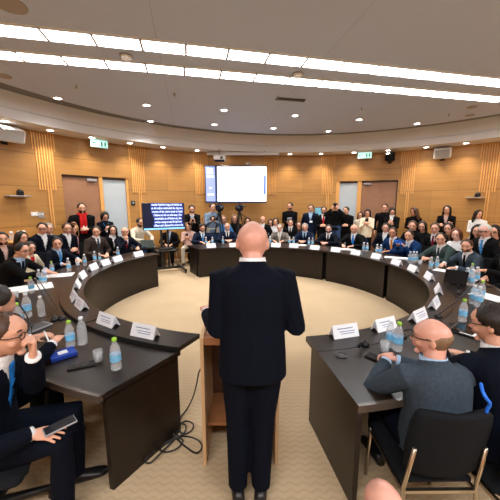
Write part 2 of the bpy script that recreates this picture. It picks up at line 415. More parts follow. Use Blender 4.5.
for k in range(1, 9):
    for a in ((angs[0] + k * da), (angs[-1] - k * da)):
        ld = bpy.data.lights.new('spot', 'SPOT'); ld.energy = 80; ld.spot_size = 2.0; ld.spot_blend = .9; ld.shadow_soft_size = .06; ld.color = (1, .86, .70)
        lo = bpy.data.objects.new('soffit_lamp', ld); COL.objects.link(lo); lo.location = pol(KC, a, rs, ZS - .03)
cei = [(57.5, 98), (146.5, 105), (150.5, 121), (224, 110), (214.5, 124.5), (295, 115.5), (273.5, 128), (328.5, 131), (359, 119.5), (417, 123.5)]
for i, (u, v) in enumerate(sorted(cei)):
    p = at_z(u, v, ZC)
    downlight(p, 'round downlight set in the flat ceiling, %s of the ceiling ones' % ORD[i], 140, .085, 'downlights in the flat ceiling', (1, .96, .92), 2.3)
# added fill: unseen spots behind the camera that brighten the near area
for k, (x, y) in enumerate(((-2.2, -1.2), (1.0, -2.0), (4.2, -1.4), (6.2, 1.2))):
    ld = bpy.data.lights.new('spot', 'SPOT'); ld.energy = 90; ld.spot_size = 2.3; ld.spot_blend = .9; ld.shadow_soft_size = .08; ld.color = (1, .93, .84)
    lo = bpy.data.objects.new('rear_fill_spot', ld); COL.objects.link(lo); lo.location = (x, y, ZC - .03)
w = bpy.data.worlds.new('world'); SC.world = w; w.use_nodes = True; w.node_tree.nodes['Background'].inputs[0].default_value = (.02, .02, .022, 1)

# ceiling fittings
for (u, v, lab) in ((126, 55.5, 'white smoke detector on the ceiling left of centre'), (298, 73.5, 'white smoke detector on the ceiling between the two light rows')):
    t = thing('smoke_detector', lab, 'smoke detector', at_z(u, v, ZC), 0, 'smoke detectors')
    obj('housing', Geo().lathe([(.075, 0), (.075, -.03), (.055, -.055), (.02, -.06)], 20), MATS['white_plastic'], t, True)
    obj('base_ring', Geo().lathe([(.095, 0), (.095, -.012), (.07, -.014)], 20), MATS['grey_plastic'], t)
p = at_z(291, 99, ZC)
t = thing('ceiling_vent', 'dark slot vent in the ceiling before the farther light row', 'vent', p, SA)
obj('opening', Geo().box((0, 0, -.006), (.62, .09, .02)), MATS['black_plastic'], t)
obj('frame', Geo().box((0, .055, -.01), (.66, .02, .03)).box((-.32, -.05, -.01), (.02, .12, .03)), MATS['grey_plastic'], t)
for (u, v, lab) in ((76, 85.5, 'small dark sprinkler head, left'), (174.5, 93.5, 'small dark sprinkler head, second from left'), (361.5, 108, 'small dark sprinkler head, second from right'), (449, 114, 'small dark sprinkler head, right')):
    t = thing('sprinkler', lab + ' on the flat ceiling', 'sprinkler', at_z(u, v, ZC), 0, 'ceiling sprinklers')
    obj('body', Geo().lathe([(.03, 0), (.03, -.006), (.012, -.01), (.012, -.05), (.03, -.055), (.03, -.06)], 12), MATS['steel'], t)
for (u, v, r, lab) in ((9, 4, .17, 'large round ceiling speaker grille at the far left'), (4, 76, .11, 'round grille on the ceiling left edge'), (472, 107, .10, 'round grille on the ceiling at the right'), (470, 115, .10, 'round grille nearest the fascia at the right')):
    tag(obj('ceiling_grille', Geo().lathe([(r, .003), (r, -.008), (r * .93, -.012), (.001, -.012)], 28), mat('grille', (.33, .29, .27), .8), loc=at_z(u, v, ZC)), lab, 'ceiling speaker')

# wall fittings
def wallM(u, v, off=.0):
    p = on_cyl(u, v, KC, RW); a = math.atan2(p.y - KC[1], p.x - KC[0]); q = pol(KC, a, RW - off, p.z)
    return q, a - PI / 2                       # local -Y points into the room
def figure(x, s=1.0):
    g = Geo(); g.lathe([(.011, .030), (.011, .034)], 10)
    return g
for (u, v, lab) in ((96, 145, 'lit white-green exit sign over the left door'), (364.5, 156.5, 'lit white-green exit sign over the right door')):
    q, rz = wallM(u, v, .22)
    t = thing('exit_sign', lab, 'exit sign', q, rz, 'lit exit signs')
    obj('housing', Geo().box((0, 0, 0), (.46, .05, .22), bev=.012), MATS['grey_plastic'], t)
    obj('lit_face', Geo().box((0, -.027, 0), (.43, .006, .19)), MATS['sign_white'], t)
    def man(x):
        return Geo().box((x, -.032, .045), (.03, .004, .03)).box((x, -.032, 0), (.04, .004, .06)).box((x - .015, -.032, -.05), (.015, .004, .06)).box((x + .018, -.032, -.05), (.015, .004, .06))
    obj('running_figure', man(.06), MATS['sign_green'], t); obj('running_figure', man(.15), MATS['sign_green'], t)
    obj('arrow', Geo().box((-.13, -.032, .02), (.09, .004, .02)).box((-.16, -.032, .0), (.025, .004, .06)), MATS['sign_green'], t)
    obj('hanger', Geo().tube([(0, 0, .1), (0, 0, ZS - q.z)], .012, 8), MATS['grey_plastic'], t)
def wall_speaker(u, v, m, lab, d=(.46, .26, .30), tilt=.35):
    q, rz = wallM(u, v, .24); t = thing('wall_speaker', lab, 'speaker', q, rz)
    R = Matrix.Rotation(tilt, 3, 'X')
    obj('cabinet', Geo().box((0, 0, 0), d, M=R, bev=.03), m, t)
    obj('grille', Geo().box(R @ V((0, -d[1] / 2 - .003, 0)), (d[0] * .86, .012, d[2] * .82), M=R, bev=.005), mat('speaker_mesh', (.42, .42, .42), .7, noise=.2, nscale=200) if m != MATS['black_plastic'] else MATS['black_fabric'], t)
    obj('bracket', Geo().box((0, .17, -.12), (.07, .16, .05)).box((0, .235, -.1), (.12, .012, .2)), MATS['black_plastic'], t)
wall_speaker(3, 135, MATS['white_plastic'], 'white wall speaker high at the left edge', (.52, .3, .30))
wall_speaker(443, 154, MATS['white_plastic'], 'pale grey wall speaker high on the right wall', (.44, .26, .30))
wall_speaker(390, 157.5, MATS['black_plastic'], 'black wall speaker above the right door', (.30, .24, .26))
for (u, v, lab) in ((15, 194, 'small black wall camera on a grey bracket, left wall'), (476, 196, 'small camera on a grey bracket, right wall')):
    q, rz = wallM(u, v, 0); t = thing('wall_camera', lab, 'camera', q, rz, 'wall cameras')
    obj('shelf', Geo().box((0, -.13, -.05), (.42, .24, .03), bev=.008), MATS['grey_plastic'], t)
    obj('body', Geo().lathe([(.07, -.035), (.075, 0), (.07, .06), (.045, .10)], 16).xf(Matrix.Translation((.05, -.13, 0))), MATS['black_plastic'], t, True)
    obj('lens', Geo().tube([(.05, -.19, .04), (.05, -.225, .04)], .03, 12), MATS['lens'], t)
q, rz = wallM(34.5, 214, 0); t = thing('wall_plate', 'white wall plate left of the grey switch', 'wall plate', q, rz)
obj('plate', Geo().box((0, -.008, 0), (.15, .016, .10), bev=.004), MATS['white_plastic'], t); obj('rocker', Geo().box((0, -.018, 0), (.09, .006, .05)), MATS['card'], t)
q, rz = wallM(41, 215, 0); t = thing('wall_switch', 'grey switch panel beside the slat relief', 'switch', q, rz)
obj('plate', Geo().box((0, -.008, 0), (.13, .016, .14), bev=.004), MATS['grey_plastic'], t)
for k in (-.03, .03): obj('button', Geo().box((k, -.018, .02), (.035, .006, .04)), MATS['white_plastic'], t)
q, rz = wallM(133, 203, 0); t = thing('thermostat', 'small dark thermostat left of the caption screen', 'thermostat', q, rz)
obj('case', Geo().box((0, -.015, 0), (.12, .03, .14), bev=.01), MATS['cloth_green'], t); obj('dial', Geo().tube([(0, -.03, 0), (0, -.036, 0)], .03), MATS['grey_plastic'], t)

# big screen on the back wall
YS = 9.86
a_, b_ = at_y(205, 184, YS), at_y(266.5, 184, YS); zt, zb = at_y(236, 165.5, YS).z, at_y(236, 203, YS).z
W_, H_ = b_.x - a_.x, zt - zb; cx_ = (a_.x + b_.x) / 2
t = thing('wall_screen', 'large lit white display on the back wall', 'screen', (cx_, YS, (zt + zb) / 2))
obj('housing', Geo().box((0, .05, 0), (W_, .08, H_), bev=.012), mat('screen_frame', (.02, .05, .16), .4), t)
obj('slide', Geo().box((.03 + W_ * .085, .004, .01), (W_ * .80, .012, H_ - .09)), MATS['screen_white'], t)
sb = obj('sidebar', Geo().box((-W_ / 2 + .03 + W_ * .075, .004, .01), (W_ * .15, .012, H_ - .09)), MATS['screen_lilac'], t)
sx = -W_ / 2 + .03 + W_ * .075
g = Geo().box((sx, -.004, H_ * .30), (.16, .006, .03)).box((sx, -.004, H_ * .40), (.16, .006, .03)).box((sx - .065, -.004, H_ * .35), (.03, .006, .16)).box((sx + .065, -.004, H_ * .35), (.03, .006, .16)).box((sx, -.004, H_ * .35), (.025, .006, .14))
obj('emblem', g, MATS['screen_white'], sb)
for z, w_ in ((.21, .24), (-.10, .10), (-.27, .22)):
    for k in range(3): obj('caption', Geo().box((sx + (k - 1) * w_ / 3, -.004, H_ * z), (w_ / 3 - .012, .006, .045)), MATS['screen_white'], sb)
obj('scroll_bar', Geo().box((W_ / 2 - .055, .002, -.02), (.06, .014, H_ * .52)), MATS['screen_blue'], t)
p = at_y(243, 154.8, 9.9); q = at_y(279, 154.8, 9.9); p0 = at_y(207, 154, 9.9)
t = thing('projection_screen_case', 'long white projection screen case under the soffit above the display', 'screen case', ((p0.x + q.x) / 2, 9.9, ZS - .07))
obj('case', Geo().box((0, 0, 0), (q.x - p0.x, .14, .10), bev=.02), MATS['white_plastic'], t); obj('slot', Geo().box((0, 0, -.055), (q.x - p0.x - .1, .03, .02)), MATS['black_plastic'], t)
for sx in (-1, 1): obj('bracket', Geo().box((sx * (q.x - p0.x) * .3, .0, .06), (.05, .1, .03)), MATS['grey_plastic'], t)
p = at_y(219.5, 157.8, 9.55); t = thing('projector', 'grey projector hanging above the display', 'projector', p)
obj('body', Geo().box((0, 0, 0), (.36, .34, .16), bev=.03), MATS['white_plastic'], t); obj('lens', Geo().tube([(.08, -.17, -.02), (.08, -.2, -.02)], .045), MATS['lens'], t)
obj('ceiling_pole', Geo().tube([(0, 0, .07), (0, 0, ZS - p.z)], .02, 8), MATS['grey_plastic'], t)
obj('base', Geo().box((0, 0, -.095), (.30, .28, .03)), MATS['cloth_navy'], t)
p = at_y(248, 163.5, 10.45); t = thing('wall_sensor', 'small white sensor box on the wall above the display', 'sensor', p)
obj('case', Geo().box((0, 0, 0), (.16, .06, .07), bev=.015), MATS['white_plastic'], t); obj('eye', Geo().tube([(.03, -.03, 0), (.03, -.04, 0)], .02), MATS['lens'], t)

# ================================================================== TABLE
D = math.radians
EDGE = mat('desk_edge_highlight', (.075, .055, .042), .22)  # lighter brown puts the bullnose's reflected highlight into the edge colour
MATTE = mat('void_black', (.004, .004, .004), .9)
def desk(label, a0, a1, ends, raised, skew=(0, 0), n=30, gaps=(), inset=.075):
    a0, a1 = D(a0), D(a1); skew = (D(skew[0]), D(skew[1]))
    m = (a0 + a1) / 2; P = pol(TC, m, 3.0); T = Matrix.Translation(-P)
    t = thing('conference_desk', label, 'desk', P, 0, 'curved desks of the round table')
    A = lambda r0, r1, z0, z1, b0=a0, b1=a1, sk=skew: Geo().arc(TC, b0, b1, r0, r1, z0, z1, n, sk).xf(T)
    if raised:
        obj('desktop', A(RG - .02, RO, .69, .73), DESK, t); obj('ledge', A(RI, RG, .725, .765), DESK, t)
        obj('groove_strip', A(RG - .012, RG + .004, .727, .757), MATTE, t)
    else:
        obj('desktop', A(RG + .003, RO, .71, .75), DESK, t); obj('ledge', A(RI, RG, .71, .752), DESK, t)
    zt = .73 if raised else .75
    obj('highlight_edge', A(RO, RO + .022, zt - .045, zt + .001), EDGE, t)
    g = D(1.1)
    b0 = a0 + (g if a0 in gaps or 'lo' in gaps else D(.6)); b1 = a1 - (g if 'hi' in gaps else D(.6) if inset < .1 else D(4.5))
    obj('modesty_panel', A(RI + .07, RI + .11, .0, .72, b0, b1), DESK, t)
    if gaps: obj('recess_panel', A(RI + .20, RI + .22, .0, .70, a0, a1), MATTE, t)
    for e in ends:
        a = a0 if e == 'lo' else a1; s = 1 if e == 'lo' else -1; k = skew[0] if e == 'lo' else skew[1]
        rings = []
        for r in (RI + inset, RO - .04):
            aa = a + k * (r - RI) / (RO - RI) + s * D(.5); w_ = .035 / r * s
            rings.append([pol(TC, aa, r, 0), pol(TC, aa + w_, r, 0), pol(TC, aa + w_, r, .70), pol(TC, aa, r, .70)])
        obj('end_panel', Geo().loft(rings).xf(T), DESK, t)
    return t
desk('dark curved desk at the near left, its open end beside the lectern', 234.8, 258.4, ('hi',), True, (0, -5.0), 16, inset=.24)
desk('dark curved desk along the left, with raised ledge for name cards', 145, 234.4, ('lo',), True, (0, 0), 50)
desk('dark desk at the far centre facing the speaker', 49, 121.8, ('hi',), False, gaps=('lo',))
desk('dark curved desk section at the far right between two dark recesses', 13, 48.9, (), False, gaps=('lo', 'hi'))
desk('dark curved desk along the right side', -32, 12.9, (), False, gaps=('hi',))
desk('dark desk at the near right, its open end right of the lectern', -81.2, -32.1, ('lo',), False)

# lectern
LX0, LX1, LY0, LY1 = -.340, .205, 1.80, 2.24
t = thing('lectern', 'open-backed wooden lectern in front of the bald speaker', 'lectern', ((LX0 + LX1) / 2, (LY0 + LY1) / 2, 0))
lx, ly = (LX1 - LX0) / 2, (LY1 - LY0) / 2
def side(s):
    x0, x1 = (s * lx, s * (lx - .024)); pts = [(-ly, 0), (ly, 0), (ly, 1.10), (-ly, .985)]
    return Geo().loft([[V((x0, y, z)) for y, z in pts], [V((x1, y, z)) for y, z in pts]])
for s in (-1, 1): obj('side_panel', side(s), MATS['lectern_edge'], t)
obj('front_panel', Geo().box((0, ly - .012, .53), (2 * lx - .05, .022, 1.06)), MATS['lectern_inner'], t)
R = Matrix.Rotation(math.atan2(.115, 2 * ly), 3, 'X')
obj('top', Geo().box((0, 0, 1.005), (2 * lx - .05, 2 * ly - .01, .025), M=R), MATS['lectern_wood'], t)
obj('lip', Geo().box((0, -ly + .012, .962), (2 * lx - .05, .022, .05)), MATS['lectern_wood'], t)
obj('shelf', Geo().box((0, .03, .27), (2 * lx - .05, 2 * ly - .1, .025)), MATS['lectern_wood'], t)
obj('plinth', Geo().box((0, ly - .05, .05), (2 * lx - .05, .03, .1)), MATS['lectern_inner'], t)
tag(obj('paper_sheet', Geo().box((0, 0, 0), (.21, .30, .004)), MATS['paper'], M=Matrix.Translation((-.135, 2.02, 1.0235)) @ R.to_4x4()), 'white speech papers on the lectern top left of the speaker', 'paper')
t = thing('pen', 'dark red pen on the lectern at the left edge', 'pen', (-.29, 1.93, 1.0)); t.rotation_euler = (math.atan2(.115, .44), 0, .1)
obj('barrel', Geo().tube([(0, -.06, .014), (0, .05, .014)], .006, 8), MATS['cloth_maroon'], t); obj('tip', Geo().tube([(0, .05, .014), (0, .075, .014)], [.006, .002], 8, round_=False), MATS['steel'], t)
tag(obj('paper_bundle', Geo().box((0, 0, 0), (.17, .22, .05)).box((.01, 0, .03), (.16, .21, .01)), MATS['cloth_silver'], loc=(-.02, 2.04, .313)), 'grey paper bundle on the lectern shelf behind the speaker legs', 'papers')

# cable coil
def curve_tube(pts, r, m, name, n=6, sub=6):
    P = [V(p) for p in pts]; out = []
    for i in range(len(P) - 1):
        p0, p1, p2, p3 = P[max(i - 1, 0)], P[i], P[i + 1], P[min(i + 2, len(P) - 1)]
        for k in range(sub):
            s = k / sub
            out.append(.5 * ((2 * p1) + (p2 - p0) * s + (2 * p0 - 5 * p1 + 4 * p2 - p3) * s * s + (3 * p1 - p0 - 3 * p2 + p3) * s**3))
    out.append(P[-1]); return Geo().tube(out, r, n)
px = [(187, 409), (180, 418), (178, 428), (184, 434), (192, 430), (193, 424), (186, 421), (178, 425), (173, 433), (178, 440), (186, 447), (196, 453), (202, 447), (199, 441), (190, 437), (178, 437), (168, 446), (158, 456), (150, 463), (145, 461), (150, 454), (162, 446), (174, 439), (184, 433), (186, 426), (181, 424), (177, 434), (183, 441), (176, 449), (166, 452), (160, 449), (168, 441), (180, 437)]
pts = [at_y(202.3, 367, 2.12), at_y(199, 372, 2.2), at_y(196.5, 384, 2.27), at_y(193, 397, 2.33)] + [at_z(u, v, .012 + .012 * (i % 3)) for i, (u, v) in enumerate(px)]
tag(obj('power_cable', curve_tube(pts, .0065, None, 'cable'), MATS['black_plastic'], None, True), 'thin black cable lying in loops on the carpet left of the lectern', 'cable')
p = at_z(164, 433, .02)
t = thing('cable_plug', 'small pale plug by the cable loops at the desk foot', 'plug', (p.x, p.y, 0), .6)
obj('body', Geo().box((0, 0, .02), (.03, .05, .03), bev=.006), MATS['white_plastic'], t); obj('pin', Geo().tube([(0, .02, .02), (0, .05, .02)], .004, 6), MATS['steel'], t)

# caption television on a trolley
A, B = at_y(141.7, 203, 7.5), at_y(184.2, 203, 8.05); Wt = (B - A).length; rz = math.atan2(B.y - A.y, B.x - A.x)
zt = (A.z + B.z) / 2; zb = (at_y(142, 231, 7.5).z + at_y(184, 228.7, 8.05).z) / 2; c = (A + B) / 2; h = zt - zb
t = thing('caption_television', 'caption screen with white subtitle lines on a black trolley', 'television', (c.x, c.y, 0), rz)
obj('housing', Geo().box((0, .03, (zt + zb) / 2), (Wt, .06, h), bev=.01), MATS['black_plastic'], t)
sc = obj('display', Geo().box((0, -.004, (zt + zb) / 2), (Wt - .03, .008, h - .03)), MATS['screen_navy'], t)
obj('status_bar', Geo().box((0, -.010, zb + .035), (Wt - .03, .006, .045)), MATS['bar_cyan'], sc)
lines = ['number hundred ranges of vehicles on', 'an AA million embroided the dog or a', 'women of the course track to track', '! Believe to did not talk away. Our', 'remarkable act of Rachel city, like', 'written manage around the Jan hour', 'officer and channel his course the']
def text(s, size, m, parent, M, name='caption', width=None):
    cu = bpy.data.curves.new('txt', 'FONT'); cu.body = s; cu.size = size; cu.extrude = .002; cu.align_x = 'CENTER'; cu.align_y = 'CENTER'; cu.offset = size * .012; cu.resolution_u = 2
    o = bpy.data.objects.new('txt', cu); TMP.collection.objects.link(o); vl = TMP.view_layers[0]; vl.update()
    me = bpy.data.meshes.new_from_object(o.evaluated_get(vl.depsgraph), depsgraph=vl.depsgraph); bpy.data.objects.remove(o)
    if width:
        xs = [v.co.x for v in me.vertices]; k = width / (max(xs) - min(xs))
        for v in me.vertices: v.co.x *= k
    set_mat(me, m); me.name = name
    o = bpy.data.objects.new(name, me); COL.objects.link(o); o.parent = parent; o.matrix_local = M; return o
for i, s in enumerate(lines):
    z = zt - .045 - i * (h - .13) / 6.4; wl = Wt * (.72, .74, .73, .68, .64, .65, .70)[i]
    xo = .08 + .01 * i * .5
    obj('caption_band', Geo().box((xo, -.010, z), (wl + .04, .004, (h - .13) / 6.4 * .86)), MATS['caption_band'], sc)
    text(s, .085, MATS['caption_white'], sc, Matrix.Translation((xo, -.0155, z)) @ Matrix.Rotation(PI / 2, 4, 'X'), 'caption', wl)
obj('post', Geo().box((-.09, .09, (zb + .2) / 2 + .05), (.05, .05, zb + .2 - .05)).box((.09, .09, (zb + .2) / 2 + .05), (.05, .05, zb + .2 - .05)), MATS['black_plastic'], t)
obj('mount', Geo().box((0, .075, (zt + zb) / 2 - .08), (.4, .05, .3)), MATS['black_plastic'], t)
obj('shelf', Geo().box((0, .02, .62), (.56, .36, .03), bev=.008), MATS['black_plastic'], t)
obj('media_box', Geo().box((0, .0, .67), (.34, .24, .06), bev=.008), MATS['black_plastic'], t)
obj('base', Geo().box((0, .09, .10), (.84, .07, .05)).box((-.42, -.02, .09), (.06, .80, .05)).box((.42, -.02, .09), (.06, .80, .05)), MATS['black_plastic'], t)
for x in (-.42, .42):
    for y in (-.39, .36): obj('caster', Geo().tube([(x - .018, y, .033), (x + .018, y, .033)], .033, 12, round_=False), MATS['leather'], t)

# side table with laptop by the man in the cream shirt
p = at_y(152, 247, 8.3)
t = thing('side_table', 'small dark side table carrying a laptop left of the caption screen', 'table', (p.x, p.y, 0), .1)
obj('top', Geo().box((0, 0, p.z - .015), (.75, .45, .03), bev=.006), DESK, t)
obj('panel', Geo().box((0, .15, p.z / 2 - .02), (.66, .025, p.z - .05)), DESK, t)
for sx in (-1, 1): obj('leg', Geo().box((sx * .34, 0, p.z / 2 - .015), (.03, .40, p.z - .03)), DESK, t)
L = thing('laptop', 'grey laptop open on the side table', 'laptop', (p.x - .08, p.y - .02, p.z), PI + .1)
obj('base', Geo().box((0, 0, .01), (.36, .25, .018), bev=.005), MATS['grey_plastic'], L)
obj('lid', Geo().box((0, .165, .125), (.36, .014, .24), M=Matrix.Rotation(-.3, 3, 'X'), bev=.004), mat('laptop_lid', srgb(120, 140, 140), .4), L)

# ------------------------------------------------------------------ things on the desks
ZL, ZD, ZR = .766, .731, .753
def on_desk(u, v, z, lim=3.28):
    p = at_z(u, v, z)
    if p.y > TC[1] and math.hypot(p.x - TC[0], p.y - TC[1]) > lim:
        p = on_cyl(u, v, TC, lim); p.z = z
    return p
def card_text(w):
    return None
def nameplate(u, v, z, label, flip=0, w=.245, rz=None):
    p = on_desk(u, v, z, 2.78); a = math.atan2(p.y - TC[1], p.x - TC[0])
    r = a - PI / 2 if rz is None else rz
    t = thing('name_card', label, 'name card', p, r, 'white tent name cards on the round table')
    h, d, k = .105, .045, .003
    prof = [(-d, 0), (0, h), (d, 0), (d - .006, 0), (0, h - .012), (-d + .006, 0)]
    obj('card', Geo().loft([[V((-w / 2, y, zz)) for y, zz in prof], [V((w / 2, y, zz)) for y, zz in prof]]), MATS['card'], t)
    dist = (p - CAM).length
    ang = math.atan2(h, d)
    for s in (1, -1):
        if s == -1 and dist > 4: continue
        rows = ((.072, [(-.035, .07), (.045, .07)]), (.050, [(-.06, .05), (-.015, .03), (.035, .055)]), (.034, [(-.05, .06), (.02, .06)])) if dist < 4 else ((.068, [(-.0, .13)]), (.044, [(0, .16)]))
        for zz, segs in rows:
            y = s * (d * (1 - zz / h) + .0015)
            M = Matrix.Rotation(-s * (PI / 2 - ang), 3, 'X')
            g = Geo()
            x0 = min(c - l / 2 for c, l in segs); x1 = max(c + l / 2 for c, l in segs)
            pr = [V((x, 0, zq)) for x in (x0, x1) for zq in (-.005, .005)]
            random.seed(int(u * 7 + zz * 1000)); x = x0; b = g
            n = 0; pts_up = []; 
            # one wavering ink line: a thin ribbon of letter-like height changes
            st = (x1 - x0) / 24; top = []; bot = []
            for q in range(25):
                hh = .0045 if q % 2 else random.choice((.0015, .003, .006)); hh *= (1.25 if zz > .06 else .75)
                top.append(V((x0 + q * st, 0, hh))); bot.append(V((x0 + q * st, 0, -.002)))
            rings = [[M @ V((a_.x, -.001 * s, a_.z)) + V((0, y, zz)), M @ V((a_.x, .001 * s, a_.z)) + V((0, y, zz)), M @ V((b_.x, .001 * s, b_.z)) + V((0, y, zz)), M @ V((b_.x, -.001 * s, b_.z)) + V((0, y, zz))] for a_, b_ in zip(top, bot)]
            obj('printed_line', g.loft(rings), MATS['ink'], t)
    return t
NTH = ['first', 'second', 'third', 'fourth', 'fifth', 'sixth', 'seventh', 'eighth', 'ninth', 'tenth', 'eleventh', 'twelfth', 'thirteenth', 'fourteenth', 'fifteenth', 'sixteenth']
for i, (u, v) in enumerate([(145, 335.5), (108, 324), (81.5, 307), (75, 299), (77, 287), (82, 278), (93, 269.5), (105, 263.5), (117, 259), (138, 254)]):
    nameplate(u, v, ZL, 'white name card on the left desk ledge, %s from the near end' % NTH[i])
for i, (u, v) in enumerate([(211, 247), (234, 246.8), (276, 246.8), (294, 247.4), (315, 249.4), (336, 251.6), (356, 254.6), (376.5, 258.5), (396.5, 264.5), (413, 271), (429, 279), (438.5, 292), (434, 306), (418, 319), (384, 328.5), (344, 335.5)]):
    nameplate(u, v, ZR, 'white name card on the right part of the round table, %s' % ('nearest the lectern' if i == 15 else '%s from the far left' % NTH[i]))

def make_bottle(label, loc):
    t = thing('water_bottle', label, 'bottle', loc, 0, 'clear water bottles on the desks')
    prof = [(.028, .0), (.033, .006), (.033, .035), (.031, .045), (.033, .055), (.033, .12), (.031, .14), (.024, .165), (.014, .185), (.0125, .20)]
    obj('body', Geo().lathe(prof, 16), MATS['clear_plastic'], t, True)
    obj('label_band', Geo().lathe([(.0338, .062), (.0338, .108)], 16, False, False), MATS['label_blue'], t, True)
    obj('cap', Geo().lathe([(.0155, .196), (.016, .2), (.016, .214), (.013, .217)], 14), MATS['cap_green'], t, True)
    return t
BOT = [  # u, v of the base, z, scale, cap, label
 (116.5, 369, ZD, 1.08, 'g', 'tall full water bottle by the left desk end, nearest the camera'), (83, 344, ZD, 1.1, 'w', 'clear bottle without label behind the tumbler at near left'), (71, 347, ZD, 1.05, 'g', 'water bottle with blue label beside the blue pouch'),
 (42, 316, ZD, 1, 'w', 'clear bottle standing alone in the middle of the left desk'), (28, 317, ZD, 1.2, 'w', 'larger bottle with blue label left of the lone clear bottle'), (19.5, 327, ZD, 1.1, 'g', 'green capped bottle nearest the left edge of the photo'),
 (32, 293, ZD, 1, 'g', 'green capped bottle standing on the white papers at left'), (40, 284, ZD, 1, 'w', 'left one of two bottles near the cuff of the reaching man'), (44.5, 284.5, ZD, 1, 'w', 'right one of two bottles near the cuff of the reaching man'), (52.5, 274, ZD, 1, 'g', 'green capped bottle by the reaching man hand'),
 (69, 271.5, ZD, 1.1, 'w', 'bottle with blue label before the dark haired man in light blue tie'), (85, 266, ZD, 1.05, 'w', 'bottle right of the small tumbler on the left desk'), (95, 261, ZD, 1, 'w', 'bottle before the man in the brown jacket'), (100, 261.5, ZD, .8, 'w', 'short bottle right of the one before the brown jacket man'), (118, 254, ZD, 1, 'w', 'bottle before the black haired woman at far left'),
 (206, 242, ZR, 1, 'w', 'left bottle before the bearded man in navy at centre table'), (212.5, 242, ZR, 1, 'w', 'right bottle before the bearded man in navy at centre table'), (223, 242, ZR, 1, 'w', 'bottle before the bald man in navy at centre table'), (270, 242.5, ZR, 1, 'w', 'bottle left of the grey suited man at centre table'),
 (289.5, 243, ZR, 1, 'w', 'left bottle between the two grey-haired men'), (293.5, 243, ZR, 1, 'w', 'right bottle between the two grey-haired men'), (309, 243.5, ZR, 1, 'w', 'left bottle beside the grey-haired man in navy'), (312.5, 243.5, ZR, 1, 'w', 'right bottle beside the grey-haired man in navy'),
 (363.5, 251, ZR, 1, 'w', 'left bottle right of the man in bright blue tie'), (367, 251.5, ZR, 1, 'w', 'right bottle right of the man in bright blue tie'), (376.8, 253.5, ZR, 1, 'w', 'left bottle before the man in orange tie'), (380.5, 254, ZR, 1, 'w', 'right bottle before the man in orange tie'),
 (409.5, 263, ZR, 1.05, 'w', 'left bottle before the man holding a blue phone'), (413, 263.5, ZR, 1.1, 'w', 'middle bottle before the man holding a blue phone'), (416, 262.5, ZR, 1, 'w', 'right bottle before the man holding a blue phone'),
 (430.5, 269, ZR, 1, 'w', 'left bottle before the man in dark green suit'), (436.5, 268.5, ZR, 1, 'w', 'right bottle before the man in dark green suit'),
 (466, 284, ZR, 1.1, 'w', 'left bottle of the cluster by the bearded man in grey'), (471, 286, ZR, 1.1, 'w', 'middle bottle of the cluster by the bearded man in grey'), (476, 283, ZR, 1.1, 'w', 'right bottle of the cluster by the bearded man in grey'), (471, 278, ZR, 1.05, 'g', 'rear bottle of the cluster by the bearded man in grey'),
 (472.5, 304, ZR, 1.05, 'w', 'left bottle of the nearer cluster beside white paper at right'), (478, 307, ZR, 1.1, 'w', 'middle bottle of the nearer cluster beside white paper at right'), (480.5, 300, ZR, 1.1, 'g', 'green capped bottle of the nearer cluster beside white paper at right'), (474, 297, ZR, 1, 'w', 'rear bottle of the nearer cluster beside white paper at right'),
 (462, 321.5, ZR, 1.05, 'g', 'green capped bottle beside the black folder at right'), (389.5, 346, ZR, 1, 'w', 'left bottle before the bald man in grey jacket'), (397, 350.5, ZR, 1.08, 'g', 'green capped bottle before the bald man in grey jacket')]
b0 = None
for u, v, z, s, cap, lab in BOT:
    p = on_desk(u, v, z)
    if b0 is None: b0 = b = make_bottle(lab, p)
    else: b = copy_tree(b0, p, random.random() * 6, lab)
    b.scale = (s, s, s)
    if cap == 'w':
        for ch in b.children:
            if ch.name.startswith('cap'):
                ch.data = bpy.data.meshes.get('white_cap') or ch.data.copy(); ch.data.name = 'white_cap'; set_mat(ch.data, MATS['cap_white'])
    if lab.find('without label') >= 0 or lab.find('standing alone') >= 0:
        for ch in list(b.children):
            if ch.name.startswith('label_band'): bpy.data.objects.remove(ch)
for u, v, z, lab in [(98.5, 361, ZD, 'clear glass tumbler beside the black phone at near left'), (78, 266, ZD, 'small clear tumbler by the watching man hand at left'), (16, 298, ZD, 'clear tumbler beside the papers at the left edge'), (420, 264.5, ZR, 'small tumbler right of the blue phone man bottles'), (384.5, 352, ZR, 'clear tumbler before the clasped hands at right'), (402, 349, ZR, 'clear tumbler behind the green capped bottle at near right')]:
    if u == 402: continue
    t = thing('tumbler', lab, 'glass', at_z(u, v, z), 0, 'clear tumblers on the desks')
    obj('glass', Geo().lathe([(.028, 0), (.034, .085), (.0325, .085), (.027, .008)], 16), MATS['clear_plastic'], t, True)
    obj('water', Geo().lathe([(.0265, .009), (.0295, .045)], 16), mat('water', (.85, .93, 1), .05, alpha=.25), t, True)

# microphones on goosenecks
def mic(label, pts, base, r=.006):
    b = V(base); t = thing('gooseneck_microphone', label, 'microphone', b, 0, 'gooseneck microphones on the desks')
    obj('base', Geo().lathe([(.035, 0), (.035, .012), (.022, .03), (.01, .035)], 16), MATS['black_plastic'], t, True)
    P = [V(p) - b for p in pts]
    obj('gooseneck', curve_tube(P, r, None, 'g', 8), MATS['black_plastic'], t, True)
    d = (P[-1] - P[-2]).normalized()
    obj('head', Geo().tube([P[-1] - d * .01, P[-1] + d * .05], .0125, 10), MATS['black_fabric'], t, True)
b = at_z(62, 319, ZD); mic('long gooseneck microphone leaning from the ledge groove, right of the pair at left', [b + V((0, 0, .03)), at_z(52, 300, .80), at_z(38, 279, .93)], b)
b = at_z(55, 320, ZD); mic('long gooseneck microphone leaning from the ledge groove, left of the pair at left', [b + V((0, 0, .03)), at_z(46, 300, .80), at_z(34, 280, .92)], b)
